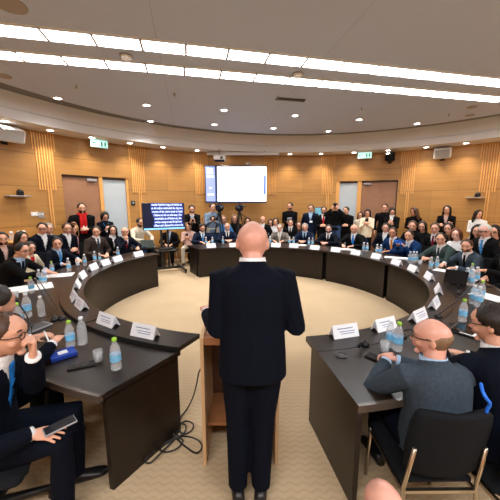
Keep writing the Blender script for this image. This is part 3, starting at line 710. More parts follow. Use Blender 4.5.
b = at_z(31.5, 328, ZD); mic('thin gooseneck microphone near the left edge bottles', [b + V((0, 0, .03)), at_z(26, 314, .80), at_z(18, 303, .88)], b)
b = at_z(438, 317, ZR); mic('long gooseneck microphone slanting across the right desk', [b + V((0, 0, .03)), at_z(455, 302, .82), at_z(477, 282.5, .95)], b, .008)
b = at_z(402.5, 337, ZR); mic('gooseneck microphone curving before the bald man in grey jacket', [b + V((0, 0, .03)), at_z(403.5, 331, .82), at_z(410, 329.5, .84), at_z(421, 332, .84)], b)
b = at_z(365, 345, ZR); mic('short black microphone on the near right desk end', [b + V((0, 0, .03)), at_z(364.5, 340, .80), at_z(361, 344, .80)], b)
b = at_z(459.5, 293.5, ZR); mic('short microphone beside the black tablet stand', [b + V((0, 0, .02)), at_z(459.3, 290, .79), at_z(459, 288, .81)], b)

# papers, phones, folders
def slab(name, label, cat, u, v, z, d, rz, m, m2=None, part='screen'):
    t = thing(name, label, cat, on_desk(u, v, z, 3.22), rz)
    obj('sheet' if m2 is None else 'body', Geo().box((0, 0, d[2] / 2 + .0005), d, bev=min(.003, d[2] * .3)), m, t)
    if m2: obj(part, Geo().box((0, 0, d[2] + .0012), (d[0] * .9, d[1] * .92, .001)), m2, t)
    return t
slab('smartphone', 'black phone lying on the near left desk beside the tumbler', 'phone', 81.5, 366, ZD, (.075, .17, .011), -1.15, MATS['black_plastic'], MATS['screen_phone'])
slab('smartphone', 'black phone lying before the clasped hands at right', 'phone', 377, 359, ZR, (.078, .16, .011), .75, MATS['black_plastic'], MATS['screen_phone'])
slab('smartphone', 'dark phone lying left of the black folder at right', 'phone', 459, 325.5, ZR, (.07, .15, .01), 1.2, MATS['black_plastic'], MATS['screen_phone'])
slab('smartphone', 'dark phone lying by the hand at the right edge', 'phone', 483, 286, ZR, (.08, .18, .01), 1.3, MATS['black_plastic'], MATS['screen_phone'])
slab('keyboard', 'dark slim keyboard on the left desk behind the bottles', 'keyboard', 27, 332, ZD, (.14, .38, .018), -.35, MATS['grey_plastic'], mat('keys', (.05, .05, .055), .5, noise=.5, nscale=90), 'keys')
slab('paper_sheet', 'white papers spread under the reaching man arm at left', 'paper', 31, 288, ZD, (.36, .50, .006), -.9, MATS['paper'])
slab('paper_sheet', 'loose white paper at the left edge beside the tumbler', 'paper', 16, 291, ZD, (.22, .34, .004), -1.0, MATS['paper'])
slab('paper_sheet', 'white papers before the watching man at left', 'paper', 58, 270, ZD, (.26, .42, .006), -1.2, MATS['paper'])
slab('paper_sheet', 'large white paper beside the bottle cluster at right', 'paper', 489, 297, ZR, (.26, .34, .005), .35, MATS['paper'])
slab('paper_sheet', 'white papers before the man in orange tie', 'paper', 399, 257, ZR, (.55, .22, .006), -.5, MATS['paper'])
slab('paper_sheet', 'white papers before the man in dark green suit', 'paper', 444, 271, ZR, (.30, .22, .006), -.9, MATS['paper'])
slab('paper_sheet', 'white papers before the grey-haired man in navy', 'paper', 300, 243.5, ZR, (.35, .22, .006), -.1, MATS['paper'])
slab('paper_sheet', 'white papers before the man in bright blue tie', 'paper', 346, 249.5, ZR, (.40, .22, .006), -.4, MATS['paper'])
t = slab('pouch', 'blue pouch with white tag on the near left desk', 'pouch', 63, 356, ZD, (.13, .17, .03), -.8, MATS['pouch_blue'], MATS['paper'], 'tag')
t.children[1].scale = (.5, .4, 1)
t = thing('leather_folder', 'open black folder with white pages beside the glasses man at right', 'folder', at_z(474, 333, ZR), -.95)
obj('cover', Geo().box((0, 0, .006), (.34, .27, .012), bev=.003), MATS['leather'], t); obj('page', Geo().box((.04, .0, .014), (.22, .24, .004)), MATS['paper'], t); obj('tablet', Geo().box((-.06, 0, .019), (.16, .22, .008), bev=.003), MATS['glass_dark'], t)
t = thing('tablet', 'black tablet propped up before the bearded man in grey', 'tablet', at_z(455, 284, ZR), -.95)
obj('screen', Geo().box((0, 0, .10), (.28, .012, .20), M=Matrix.Rotation(-.35, 3, 'X'), bev=.004), MATS['glass_dark'], t); obj('stand', Geo().box((0, .06, .05), (.2, .012, .13), M=Matrix.Rotation(.5, 3, 'X')), MATS['leather'], t)
t = thing('cable_grommet', 'black round cable grommet in the near right desk top', 'grommet', at_z(341.5, 355.5, ZR)); obj('ring', Geo().lathe([(.045, 0), (.045, .004), (.036, .006), (.034, .002)], 20), MATS['black_plastic'], t); obj('cover', Geo().lathe([(.034, .001), (.03, .005)], 20), MATS['leather'], t)
# counter with jugs at far left
p, crz = wallM(8, 240, .24)
t = thing('wall_counter', 'wooden counter along the left wall holding glass jugs', 'counter', (p.x, p.y, 0), crz)
obj('top', Geo().box((0, 0, p.z - .02), (1.0, .34, .04), bev=.006), MATS['jamb'], t); obj('front', Geo().box((0, .05, p.z / 2 - .02), (.94, .26, p.z - .05)), MATS['door_leaf'], t)
for u, lab in ((6, 'left glass jug on the wooden wall counter'), (14, 'middle glass jug on the wooden wall counter'), (19, 'right glass jug on the wooden wall counter')):
    q = wallM(u, 240, .26)[0]; q.z = p.z
    j = thing('glass_jug', lab, 'jug', q, 0, 'glass jugs on the wall counter')
    obj('body', Geo().lathe([(.05, 0), (.06, .03), (.06, .10), (.035, .15), (.045, .18)], 16), MATS['clear_plastic'], j, True); obj('lid', Geo().lathe([(.045, .18), (.03, .20), (.008, .215)], 14), MATS['white_plastic'], j, True)

# ================================================================== PEOPLE
def lerp_tab(tab, t):
    if t <= tab[0][0]: return tab[0][1:]
    for a, b in zip(tab, tab[1:]):
        if t <= b[0]:
            k = (t - a[0]) / (b[0] - a[0]); return tuple(x + (y - x) * k for x, y in zip(a[1:], b[1:]))
    return tab[-1][1:]
T_BODY = [(-.06, .14, .105), (0, .16, .12), (.2, .155, .115), (.4, .142, .105), (.65, .16, .112), (.82, .170, .105), (.93, .12, .08), (1, .062, .062)]
T_JACK = [(-.4, .205, .145), (0, .195, .145), (.2, .188, .143), (.4, .178, .135), (.65, .192, .138), (.80, .202, .13), (.87, .188, .118), (.92, .150, .105), (.96, .108, .092), (.995, .078, .080)]
T_TOP = [(-.2, .18, .132), (0, .178, .135), (.2, .168, .128), (.4, .154, .118), (.65, .175, .126), (.80, .184, .118), (.89, .16, .10), (.95, .112, .085), (.99, .070, .072)]
def head_pt(d, k=1.0, off=0.0):
    x, y, z = d
    w = 1.0
    if z < 0: w -= .30 * (-z) ** 1.6
    px = .0765 * x * w; py = .097 * y; pz = .117 * z
    if y < 0:
        px *= 1 + .05 * (-y)
        if z < 0: py *= 1 - .42 * (-z) ** .8
    else:
        if z < 0: py += .010 * (-z); py *= 1 - .12 * max(0, -z - .55)
        py *= .97
    if z > 0:
        q = 1 + .13 * math.sin(PI * min(1, z * 1.05)); px *= q; py *= q
    v = V((px, py, pz)) * k
    return v + V(d) * off
def sph(th, ph): return (math.sin(th) * math.sin(ph), math.sin(th) * math.cos(ph), math.cos(th))   # ph 0 = face
def head_geo(nose=1.0):
    g = Geo(); n, m = 28, 20; vs = []; fs = []
    for i in range(m + 1):
        for j in range(n): vs.append(head_pt(sph(PI * i / m, 2 * PI * j / n)))
    for i in range(m):
        for j in range(n):
            k = (j + 1) % n; fs.append((i * n + j, i * n + k, (i + 1) * n + k, (i + 1) * n + j))
    g.add(vs, fs)
    g.tube([(0, .086, .022), (0, .098, -.006), (0, .107, -.024)], [.009, .012, .0145 * nose], 8)
    for s in (-1, 1):
        g.ell((s * .011, .096, -.029), (.010, .012, .008), 8, 6)
        g.ell((s * .079, -.012, -.004), (.010, .020, .033), 10, 8, Matrix.Rotation(s * .35, 3, 'Z') @ Matrix.Rotation(-.15, 3, 'X'))
        g.ell((s * .030, .074, .034), (.030, .016, .010), 10, 6)
        g.ell((s * .045, .060, -.030), (.022, .020, .020), 10, 6)
    g.ell((0, .076, -.098), (.026, .020, .018), 10, 6); g.ell((0, .086, -.052), (.026, .014, .018), 10, 6)
    return g
def shell(test, tk, n=36, m=26, jag=.0, tin=-.004):
    g = Geo(); idx = {}; vs = []; fs = []
    def b(i, j): return test(PI * i / m, ((2 * PI * j / n + PI) % (2 * PI)) - PI)
    for i in range(m + 1):
        for j in range(n):
            q = max(0, min(1, b(i, j) / .22)); q = q * q * (3 - 2 * q)
            o = tin + (tk - tin) * q + (random.random() - .5) * jag * q
            vs.append(head_pt(sph(PI * i / m, 2 * PI * j / n), 1, o))
    for i in range(m):
        for j in range(n):
            k = (j + 1) % n; c = [(i, j), (i, k), (i + 1, k), (i + 1, j)]
            if max(b(*x) for x in c) > 0: fs.append(tuple(a * n + q for a, q in c))
    used = sorted({i for f in fs for i in f}); re = {o: i for i, o in enumerate(used)}
    return g.add([vs[i] for i in used], [tuple(re[i] for i in f) for f in fs])
def tabf(tab):
    def f(ph):
        p = abs(ph) * 180 / PI
        return lerp_tab([(a, D(b)) for a, b in tab], p)[0]
    return f
SHORT = tabf([(0, 34), (25, 33), (45, 44), (62, 74), (82, 92), (95, 100), (115, 118), (180, 128)])
RECED = tabf([(0, 28), (20, 22), (40, 36), (62, 74), (82, 92), (95, 100), (115, 118), (180, 128)])
LONGF = tabf([(0, 32), (25, 36), (45, 56), (60, 98), (75, 122), (180, 128)])
def hair_short(tk=.013): return shell(lambda th, ph: SHORT(ph) - th, tk, jag=.006)
def hair_reced(): return shell(lambda th, ph: RECED(ph) - th, .010, jag=.004)
def hair_fringe(): return shell(lambda th, ph: min(SHORT(ph) - th, th - D(66 if abs(ph) > 2.0 else 74)) if abs(ph) > D(72) else -1, .007, jag=.003)
def hair_long(length=.30, vol=1.0, curly=False):
    g = shell(lambda th, ph: LONGF(ph) - th, .020 * vol, jag=.012 if curly else .006)
    rings = []; k = 10
    for i in range(k + 1):
        t = i / k; z = .03 - (length + .03) * t; ring = []
        for side in (0, 1):
            for j in range(17):
                a = D(62 + 236 * j / 16) if side == 0 else D(298 - 236 * j / 16)
                fl = 1 + (.18 * math.sin(t * PI) if not curly else .40 * t ** .5) * vol
                rr = (0, .024)[1 - side] * (1 - .45 * t)
                x = math.sin(a) * (.080 * fl + rr); y = math.cos(a) * (.088 * (1 - .12 * t) + rr) - .012 - .02 * t
                if curly: x += (random.random() - .5) * .018; y += (random.random() - .5) * .018
                ring.append(V((x, y, z + (random.random() - .5) * .02 * t)))
        rings.append(ring)
    return g.loft(rings)
def beard(): return shell(lambda th, ph: min(th - D(100 + 0 * abs(ph)), D(98) - abs(ph) * 1.0 if True else 0, D(165) - th) if not (abs(ph) < .30 and D(103) < th < D(112)) else -1, .010, jag=.004, n=48, m=40)
MESH = {}
def shared(key, fn, m, smooth=True):
    if key not in MESH:
        me = mesh(fn(), key.split('|')[0], m, smooth); fix_normals(me); MESH[key] = me
    return MESH[key]
def eye_geo(): 
    return Geo().ell((0, 0, 0), (.0120, .0085, .0062), 12, 8)
def iris_geo(): return Geo().ell((0, .0060, 0), (.0062, .0035, .0058), 10, 6)
def brow_geo(): return Geo().tube([(-.018, -.003, -.002), (0, .002, .003), (.018, -.006, 0)], [.003, .005, .003], 6)
def mouth_geo(): return Geo().tube([(-.023, -.008, .0), (-.010, 0, .001), (.010, 0, .001), (.023, -.008, 0)], [.002, .0055, .0055, .002], 8, .8)
def glasses_geo(r=.0026):
    g = Geo()
    for s in (-1, 1):
        c = [V((s * .032 + .024 * math.cos(a), .103 - .004 * abs(math.cos(a)), .010 + .017 * math.sin(a))) for a in [2 * PI * i / 18 for i in range(19)]]
        g.tube(c, r, 6, round_=False)
        g.tube([(s * .056, .100, .014), (s * .078, .06, .012), (s * .084, -.01, .012), (s * .080, -.03, -.004)], r * .95, 6)
    return g.tube([(-.009, .103, .014), (0, .106, .016), (.009, .103, .014)], r, 6)

def hand_geo(g, M, side, curl=(.35, .4, .4), spread=.10, thumb=.5, fr=.0085):
    X = lambda p: M @ V(p)
    rings = []
    for y, w, h in ((-.02, .027, .020), (.01, .029, .019), (.05, .040, .016), (.088, .041, .0135), (.098, .036, .011)):
        rings.append([X((w * math.cos(2 * PI * j / 10), y, h * math.sin(2 * PI * j / 10))) for j in range(10)])
    g.loft(rings)
    for q, (x, l) in enumerate(((-.030, .068), (-.010, .078), (.011, .073), (.030, .056))):
        p = V((x, .090, 0)); yaw = -x / .03 * spread; a = 0; pts = [V((x, .070, 0)), p]
        for k, f in enumerate((.45, .32, .23)):
            a += curl[k]
            p = p + V((-math.sin(yaw) * math.cos(a) * -1 * (1 if x else 1), math.cos(a), -math.sin(a))) * l * f if False else p + V((math.sin(-yaw) * math.cos(a), math.cos(a), -math.sin(a))) * l * f
            pts.append(p)
        g.tube([X(p) for p in pts], [fr * 1.05, fr * 1.08, fr, fr * .92, fr * .8], 8)
    s = -side
    t = [V((s * .018, .012, -.004)), V((s * .038, .036, -.010)), V((s * (.050 + .012 * (1 - thumb)), .066, -.016 - .012 * thumb)), V((s * (.046 + .02 * (1 - thumb)), .092, -.020 - .022 * thumb))]
    g.tube([X(p) for p in t], [fr * 1.45, fr * 1.3, fr * 1.1, fr * .85], 8)
def frame(o, y, up):
    y = V(y).normalized(); z = V(up); z = (z - y * z.dot(y))
    z = z.normalized() if z.length > 1e-4 else V((0, 0, 1)); x = y.cross(z)
    M = Matrix((x, y, z)).transposed().to_4x4(); M.translation = V(o); return M
def ik(S, W, l1, l2, pole):
    S, W = V(S), V(W); d = W - S; L = d.length
    if L > (l1 + l2) * .995: W = S + d * ((l1 + l2) * .995 / L); d = W - S; L = d.length
    a = (l1 * l1 - l2 * l2 + L * L) / (2 * L); h = math.sqrt(max(0, l1 * l1 - a * a)); u = d / L
    p = V(pole); p = (p - u * p.dot(u)).normalized()
    return S + u * a + p * h, W

PEOPLE = {}
def person(key, label, head, face, pose='sit', female=False, skin='skin', hair='short', hc='dark', outer='black', vneck=True, inner='white', tie=None, legs=None,
           lean=.06, yaw=0, pitch=0, roll=0, arms=('table', 'table'), beard_=None, glasses=False, vox=.014, wide=1.0, belly=0.0, badge=False, scarf=None, features=True,
           hip_x=0.0, lock=None, shoes=True, collar=True, turn=0.0, lanyard=None, foot_y=.0, group=None, hem_=None, head_k=1.0, neck=.014):
    sit = pose == 'sit'
    hp = .53 if sit else .93
    if pose == 'squat': hp = .22; sit = True
    Lt = .50 if sit else .515
    N = V((0, lean, hp + Lt - lean * lean * .6)); P = V((0, 0, hp)); bul = -.035 if sit else -.01
    def spine(t):
        if t < 0: return P + V((0, t * lean * (.2 if sit else .3), t * Lt))
        return P + (N - P) * t + V((0, bul * 4 * t * (1 - t), 0))
    def fwd(t):
        d = spine(min(1, t + .02)) - spine(t - .02); d.normalize(); return V((0, d.z, -d.y))
    wf = (.90 if female else 1.0) * wide
    hcn = N + V((0, .030 + lean * .25, .138 - neck))
    HM = Matrix.Translation(hcn) @ Matrix.Rotation(D(yaw), 4, 'Z') @ Matrix.Rotation(-D(pitch), 4, 'X') @ Matrix.Rotation(D(roll), 4, 'Y') @ Matrix.Scale(head_k, 4)
    # placement from the head point
    s = head.z / hcn.z
    s = max(.90, min(1.13, s)); 
    dz = head.z - hcn.z * s
    fx, fy = face[0] - head.x, face[1] - head.y
    rz = math.atan2(-fx, fy) + D(turn)
    R = Matrix.Rotation(rz, 4, 'Z')
    o = V((head.x, head.y, 0)) - R @ V((hcn.x, hcn.y, 0)) * s
    o.z = 0 if abs(dz) < .01 else dz
    if abs(dz) > .02: print('HEIGHT', key, round(head.z, 2), 'dz', round(dz, 2))
    M = Matrix.Translation(o) @ R @ Matrix.Scale(s, 4)
    t = thing('person', label, 'person', o, rz, group); t.scale = (s, s, s)
    PEOPLE[key] = (M, t, s)
    def ring(tt, rx, ry, n=20, e=.85):
        c = spine(tt); f = fwd(tt); r = []
        for j in range(n):
            a = 2 * PI * j / n; ca, sa = math.cos(a), math.sin(a)
            ca = math.copysign(abs(ca) ** e, ca); sa = math.copysign(abs(sa) ** e, sa)
            r.append(c + V((rx * wf * ca, 0, 0)) + f * (ry * sa))
        return r
    def torso(g, tab, ts, off=0.0, cap=True):
        rr = []
        for tt in ts:
            rx, ry = lerp_tab(tab, tt); ry += belly * max(0, 1 - abs(tt - .25) / .35)
            rr.append(ring(tt, rx + off, ry + off))
        return g.loft(rr, cap, cap)
    # arms
    sh = [spine(.87) + V((sd * .172 * wf, -.005, -.01)) for sd in (-1, 1)]
    A = []
    zd = (.79 - o.z) / s
    for i, sd in enumerate((-1, 1)):
        a = arms[i]
        if isinstance(a, dict) and 'P' in a: a['W'] = M.inverted() @ a['P']
        pole = (sd * .6, -.5, -.8); hd = None; up = (0, 0, 1); curl = (.3, .35, .3); sp = .1
        if isinstance(a, dict):
            W = a['W']; pole = a.get('pole', pole); hd = a.get('hd'); up = a.get('up', up); curl = a.get('curl', curl); sp = a.get('spread', sp)
        elif a == 'table': W = (sd * .13, .37 + lean * .6, zd + .015); hd = (-sd * .55, .8, -.08); pole = (sd * .9, -.2, -.5)
        elif a == 'clasp': W = (sd * .075, .36 + lean * .6, zd + .03); hd = (-sd * .75, .62, 0); up = (sd * .4, .2, .8); curl = (.6, .7, .5); pole = (sd * 1., -.2, -.4)
        elif a == 'lap': W = (sd * .10, .27, hp + .115); hd = (-sd * .6, .75, -.2); pole = (sd * .9, -.5, -.3)
        elif a == 'cross': W = (-sd * .03, .20 + lean, hp + Lt * (.46 + .05 * sd)); hd = (-sd * .9, -.25, .1); up = (0, 1, .1); pole = (sd * .7, -.1, -.9)
        elif a == 'phone': W = (sd * .055, .30 + lean, hp + Lt * .52); hd = (-sd * .35, .6, .55); up = (sd * .5, .5, -.3); curl = (.6, .7, .6); pole = (sd * .4, -.4, -.9)
        elif a == 'face': W = (sd * .085, .205 + lean, hcn.z - .07); hd = (-sd * .5, .25, .8); up = (sd * .4, .7, .1); curl = (.6, .6, .5); pole = (sd * .8, .2, -.8)
        elif a == 'chin': W = (sd * .05, hcn.y + .10, hcn.z - .20); hd = (-sd * .25, .1, .9); up = (0, .9, .1); curl = (1.0, 1.2, .8); pole = (sd * .5, .7, -.8)
        elif a == 'belly': W = (sd * .06, .22 + lean, hp + Lt * .33); hd = (-sd * .85, .3, .1); up = (0, .8, .3); curl = (.5, .6, .5); pole = (sd * .4, -.6, -.8)
        else: W = (sd * .235 * wf, .03, hp - .06); hd = (0, .12, -1); up = (sd, 0, 0); pole = (sd * .5, -1, 0); curl = (.35, .45, .4)
        E_, W = ik(sh[i], W, .295, .262, pole)
        hd = V(hd) if hd else (W - E_)
        A.append((sh[i], E_, W, hd, up, curl, sp))
    # legs
    if legs is None: legs = 'black' if outer in ('black', 'brown') else outer
    lg = []
    for i, sd in enumerate((-1, 1)):
        if lock and 'legs' in lock: hip, kn, an, ft = lock['legs'][i]
        elif pose == 'squat': hip = (sd * .088, 0, hp - .02); kn = (sd * .15, .36, .44); an = (sd * .12, .16, .085); ft = (sd * .15, 1, 0)
        elif sit: hip = (sd * .088, 0, hp - .02); kn = (sd * .125, .43, hp - .005); an = (sd * .12, .40 + foot_y, .085); ft = (sd * .15, 1, 0)
        else: hip = (sd * .088, 0, hp - .02); kn = (sd * .10, .025, .49); an = (sd * .105, -.02, .085); ft = (sd * .2, 1, 0)
        lg.append((V(hip), V(kn), V(an), V(ft)))
    ts = [-.06, .0, .1, .2, .3, .4, .5, .6, .7, .8, .86, .92, .96, 1.0]
    fr = .0085 if vox < .010 else .0105
    # --- body: one continuous surface
    g = Geo(); torso(g, T_BODY, ts)
    g.tube([N - V((0, .015, .05)), N + V((0, .004, .03)), hcn + HM.to_3x3() @ V((0, -.020, -.045))], [.064, .057, .058], 14)
    g.merge(head_geo(), HM)
    for (S, E_, W, hd, up, curl, sp), sd in zip(A, (-1, 1)):
        g.tube([S + V((-sd * .04, 0, 0)), S, S.lerp(E_, .5), E_, E_.lerp(W, .35), W], [.045, .05, .044, .038, .038, .026], 10)
        hand_geo(g, frame(W, hd, up), sd, curl, sp, .5, fr)
    for hip, kn, an, ft in lg:
        g.tube([hip, hip.lerp(kn, .5), kn, kn.lerp(an, .35), an], [.085, .070, .052, .053, .036], 12)
        ft = ft.normalized(); g.tube([an - ft * .03 + V((0, 0, -.04)), an + ft * .07 + V((0, 0, -.058))], [.032, .022], 8)
    me = remesh(g, vox, 2 if vox < .01 else 1, 'body'); set_mat(me, MATS[skin])
    obj('body', me, None, t)
    # --- trousers
    g = Geo(); torso(g, T_TOP if female else T_JACK, [-.10, .0, .1, .16], -.012)
    k = .88 if female else 1.0
    for hip, kn, an, ft in lg:
        end = an + V((0, 0, -.01))
        g.tube([hip, hip.lerp(kn, .5), kn, kn.lerp(an, .5), end], [.103 * k, .088 * k, .071 * k, .064 * k, .057 * k], 12, round_=False)
    me = remesh(g, max(vox, .011), 2, 'trousers'); set_mat(me, MATS['cloth_' + legs]); obj('trousers', me, None, t)
    if shoes:
        for hip, kn, an, ft in lg:
            ft = V((ft.x, ft.y, 0)).normalized(); sg = Geo(); sx = V((ft.y, -ft.x, 0)); rr = []
            base = V((an.x, an.y, an.z - .085))
            for d, w_, h_ in ((-.075, .026, .05), (-.06, .036, .075), (.0, .039, .085), (.07, .041, .06), (.13, .045, .045), (.175, .038, .035), (.20, .016, .022)):
                rr.append([base + ft * d + sx * (w_ * math.cos(a_)) + V((0, 0, max(0, h_ / 2 + h_ / 2 * 1.15 * math.sin(a_)))) for a_ in [2 * PI * j / 10 for j in range(10)]])
            obj('shoe', sg.loft(rr), MATS['leather'], t, True)
    # --- inner shirt
    def front(tt, off, x=0):
        rx, ry = lerp_tab(T_BODY, tt); ry += belly * max(0, 1 - abs(tt - .25) / .35)
        k_ = max(0, 1 - (x / ((rx + off) * wf)) ** 2) ** .5
        return spine(tt) + fwd(tt) * ((ry + off) * k_) + V((x, 0, 0))
    if vneck and inner:
        g = Geo(); rr = []
        for tt in (.1, .25, .4, .55, .7, .8, .88, .94):
            rx, ry = lerp_tab(T_BODY, tt); rr.append(ring(tt, rx + .006, ry + .010 + belly * max(0, 1 - abs(tt - .25) / .35)))
        c0 = spine(1.0); f1 = fwd(1.0)
        if collar:
            for dz_, r_ in ((-.012, .078), (.010, .075), (.028, .072)):
                rr.append([N + V((0, .006 + dz_ * .3, dz_ + .006 * math.sin(2 * PI * j / 20) * -1.5)) + V((r_ * math.cos(2 * PI * j / 20), r_ * math.sin(2 * PI * j / 20), 0)) for j in range(20)])
        obj('shirt', g.loft(rr, True, not collar), MATS['cloth_' + inner], t, True)
    if tie:
        g = Geo(); rr = []
        for tt, w_ in ((1.0, .016), (.975, .024), (.95, .016), (.8, .026), (.65, .034), (.5, .040), (.36, .042)):
            c_ = front(tt, .018 if tt < .96 else .022); f_ = fwd(tt)
            rr.append([c_ + V((-w_, 0, 0)) - f_ * .006, c_ + V((w_, 0, 0)) - f_ * .006, c_ + V((w_ * .8, 0, 0)) + f_ * .006, c_ + V((-w_ * .8, 0, 0)) + f_ * .006])
        obj('tie', g.loft(rr), MATS['cloth_' + tie], t, True)
    # --- jacket or top
    g = Geo(); hem = hem_ if hem_ is not None else (-.10 if sit else -.27) if vneck else (-.04 if sit else -.12)
    tab = T_JACK if (vneck and not female) else T_TOP
    torso(g, tab, [hem, hem * .5] + [0, .1, .2, .3, .4, .5, .6, .7, .76, .82, .87, .91, .95, .98, 1.015], .006 if female and vneck else 0)
    q = (.88 if female else 1.0) * (.95 if vneck else .9)
    for (S, E_, W, hd, up, curl, sp), sd in zip(A, (-1, 1)):
        wd = (W - E_).normalized()
        g.tube([S + V((-sd * .05, 0, .0)), S + V((sd * .005, 0, -.005)), S.lerp(E_, .5), E_, E_.lerp(W, .5), W - wd * .012], [.066 * q, .078 * q, .068 * q, .060 * q, .054 * q, .045 * q], 12, round_=False)
    me = remesh(g, max(vox * .92, .0075), 3, 'jacket' if vneck else 'top')
    if vneck:
        def test(c):
            tt = (c - P).dot((N - P).normalized()) / (N - P).length
            tt2 = tt + .0
            lo = .40
            if tt2 < lo or c.z > N.z + .2: return False
            d = (c - spine(max(0, min(1, tt2))))
            dd = d.dot(fwd(max(0, min(1, tt2))))
            if dd < .02 or dd > lerp_tab(tab, max(0, min(1, tt2)))[1] + belly + .025: return False
            for S_, E2, W2, *_r in A:
                for a_, b_ in ((S_, E2), (E2, W2)):
                    k_ = max(0, min(1, (c - a_).dot(b_ - a_) / (b_ - a_).length_squared))
                    if k_ > .12 and (c - a_.lerp(b_, k_)).length < .085: return False
            w_ = .066 * wf * ((tt2 - lo) / (1 - lo)) ** .9
            return abs(c.x) < w_
        drop_faces(me, test)
    set_mat(me, MATS['cloth_' + outer]); obj('jacket' if vneck else 'top', me, None, t)
    if vneck and inner and vox < .012 and not female:
        for (S, E_, W, hd, up, curl, sp), sd in zip(A, (-1, 1)):
            wd = (W - E_).normalized(); obj('shirt_cuff', Geo().tube([W - wd * .04, W + wd * .006], [.040, .036], 14, round_=False), MATS['cloth_' + inner], t, True)
    if scarf:
        g = Geo(); rr = [N + V((.085 * math.cos(a), .085 * math.sin(a) + .012, .0 - .02 * math.sin(a))) for a in [2 * PI * j / 16 for j in range(17)]]
        g.tube(rr, .026, 10, 1.0, round_=False); 
        for sd in (-1, 1):
            pp = [front(tt, .045, sd * .035) for tt in (.96, .8, .6, .4, .2)]; g.tube(pp, [.03, .036, .036, .036, .034], 10, .35, up=(0, 1, 0))
        obj('scarf', g, MATS['cloth_' + scarf], t, True)
    if badge:
        c_ = front(.48, .05, -.02); obj('badge', Geo().box(c_, (.09, .008, .06)), MATS['card'], t)
        obj('lanyard', Geo().tube([N + V((-.07, .02, .0)), front(.8, .045, -.05), c_ + V((0, 0, .03))], .005, 6).tube([N + V((.07, .02, .0)), front(.8, .045, .05), c_ + V((0, 0, .03))], .005, 6), MATS['cloth_' + (lanyard or 'navy')], t, True)
    # --- head
    nose_skin = skin
    def put(name, me, L): obj(name, me, None, t, M=HM @ L)
    I = Matrix.Identity(4)
    hm = MATS['hair_' + hc]
    if hair == 'short': put('hair', shared('hair|short' + hc, hair_short, hm), I)
    elif hair == 'thick': put('hair', shared('hair|thick' + hc, lambda: hair_short(.030), hm), I)
    elif hair == 'reced': put('hair', shared('hair|reced' + hc, hair_reced, hm), I)
    elif hair == 'fringe': put('hair', shared('hair|fringe' + hc, hair_fringe, hm), I)
    elif hair == 'long': put('hair', shared('hair|long' + hc, hair_long, hm), I)
    elif hair == 'bob': put('hair', shared('hair|bob' + hc, lambda: hair_long(.14), hm), I)
    elif hair == 'curly': put('hair', shared('hair|curly' + hc, lambda: hair_long(.24, 1.5, True), hm), I)
    if beard_: put('beard', shared('beard|' + beard_, beard, MATS['hair_' + beard_]), I)
    if features:
        for sd in (-1, 1):
            L = Matrix.Translation((sd * .031, .0865 if vox < .01 else .0905, .012)) @ Matrix.Scale(1.0 if vox < .01 else 1.1, 4)
            e = obj('eye', shared('eye', eye_geo, MATS['eye_white']), None, t, M=HM @ L)
            obj('iris', shared('iris', iris_geo, MATS['eye']), None, e)
            put('eyebrow', shared('eyebrow|' + (hc if hair else 'brown'), brow_geo, MATS['hair_' + (hc if hair else 'brown')]), Matrix.Translation((sd * .031, .0915 if vox < .01 else .0975, .036)) @ Matrix.Rotation(-sd * .12, 4, 'Z'))
        put('mouth', shared('mouth', mouth_geo, MATS['lip']), Matrix.Translation((0, .0995 if vox < .01 else .103, -.052)))
    if glasses: put('glasses', shared('glasses', glasses_geo, MATS['black_plastic']), I)
    return t
def at_r(u, v, r):
    d = ray(u, v); return on_cyl(u, v, TC, r)
SPK = (0.0, 1.7)
def pp(key, label, u, v, r=None, Y=None, face=None, look=SPK, z=None, yaw=None, **k):
    h = at_z(u, v, z) if z else at_r(u, v, r) if r else on_cyl(u, v, KC, RW - Y) if Y < 1.3 else at_y(u, v, Y)
    pose = k.get('pose', 'sit')
    if face is None: face = TC if pose != 'stand' else SPK
    if yaw is None:
        b = math.atan2(-(face[0] - h.x), face[1] - h.y) + D(k.get('turn', 0)); l = math.atan2(-(look[0] - h.x), look[1] - h.y)
        yaw = math.degrees((l - b + PI) % (2 * PI) - PI); yaw = max(-65, min(65, yaw))
    k.setdefault('pitch', 11)
    return person(key, label, h, face, yaw=yaw, **k)
LAP = ('lap', 'lap'); TAB = ('table', 'table'); CL = ('clasp', 'clasp'); SIDE = ('side', 'side'); CR = ('cross', 'cross'); PH = ('phone', 'phone'); FC = ('face', 'face'); BE = ('belly', 'belly')
ST = dict(pose='stand')
CHAIRS = []
# ---- left of the room
pp('L1', 'bearded person in dark jacket and pale pink shirt at the far left edge', 2, 239, r=4.7, hair='short', hc='black', beard_='black', outer='black', inner='rose', arms=LAP)
pp('L2', 'woman with long black hair in black, seated at the far left back row', 21.5, 238, r=4.75, female=True, hair='long', hc='black', outer='black', vneck=False, arms=LAP, look=(3, 4))
pp('L3', 'man with glasses, dark jacket and open white shirt seated behind the left desk', 42.5, 228.5, r=5.0, hair='short', hc='dark', outer='midnight', inner='white', glasses=True, arms=LAP, look=(0, -1))
pp('L4', 'grey-haired man half hidden behind the man in open white shirt', 48.5, 228.5, r=5.2, hair='short', hc='grey', outer='green', inner='white', arms=LAP)
pp('L5', 'dark haired man in black suit and glasses reaching over papers at left', 22, 250.5, r=3.72, hair='short', hc='black', outer='black', inner='lightblue', tie='navy', lean=.16, pitch=12, look=(0, 4), glasses=True, vox=.011, arms=('table', dict(W=(.10, .60, .80), hd=(-.15, 1, -.05))))
pp('L6', 'woman in cream jacket and red top beside the reaching man', 30, 248, r=4.15, female=True, hair='bob', hc='dark', outer='cream', inner='red', collar=False, arms=LAP, vox=.012, look=(1, 3))
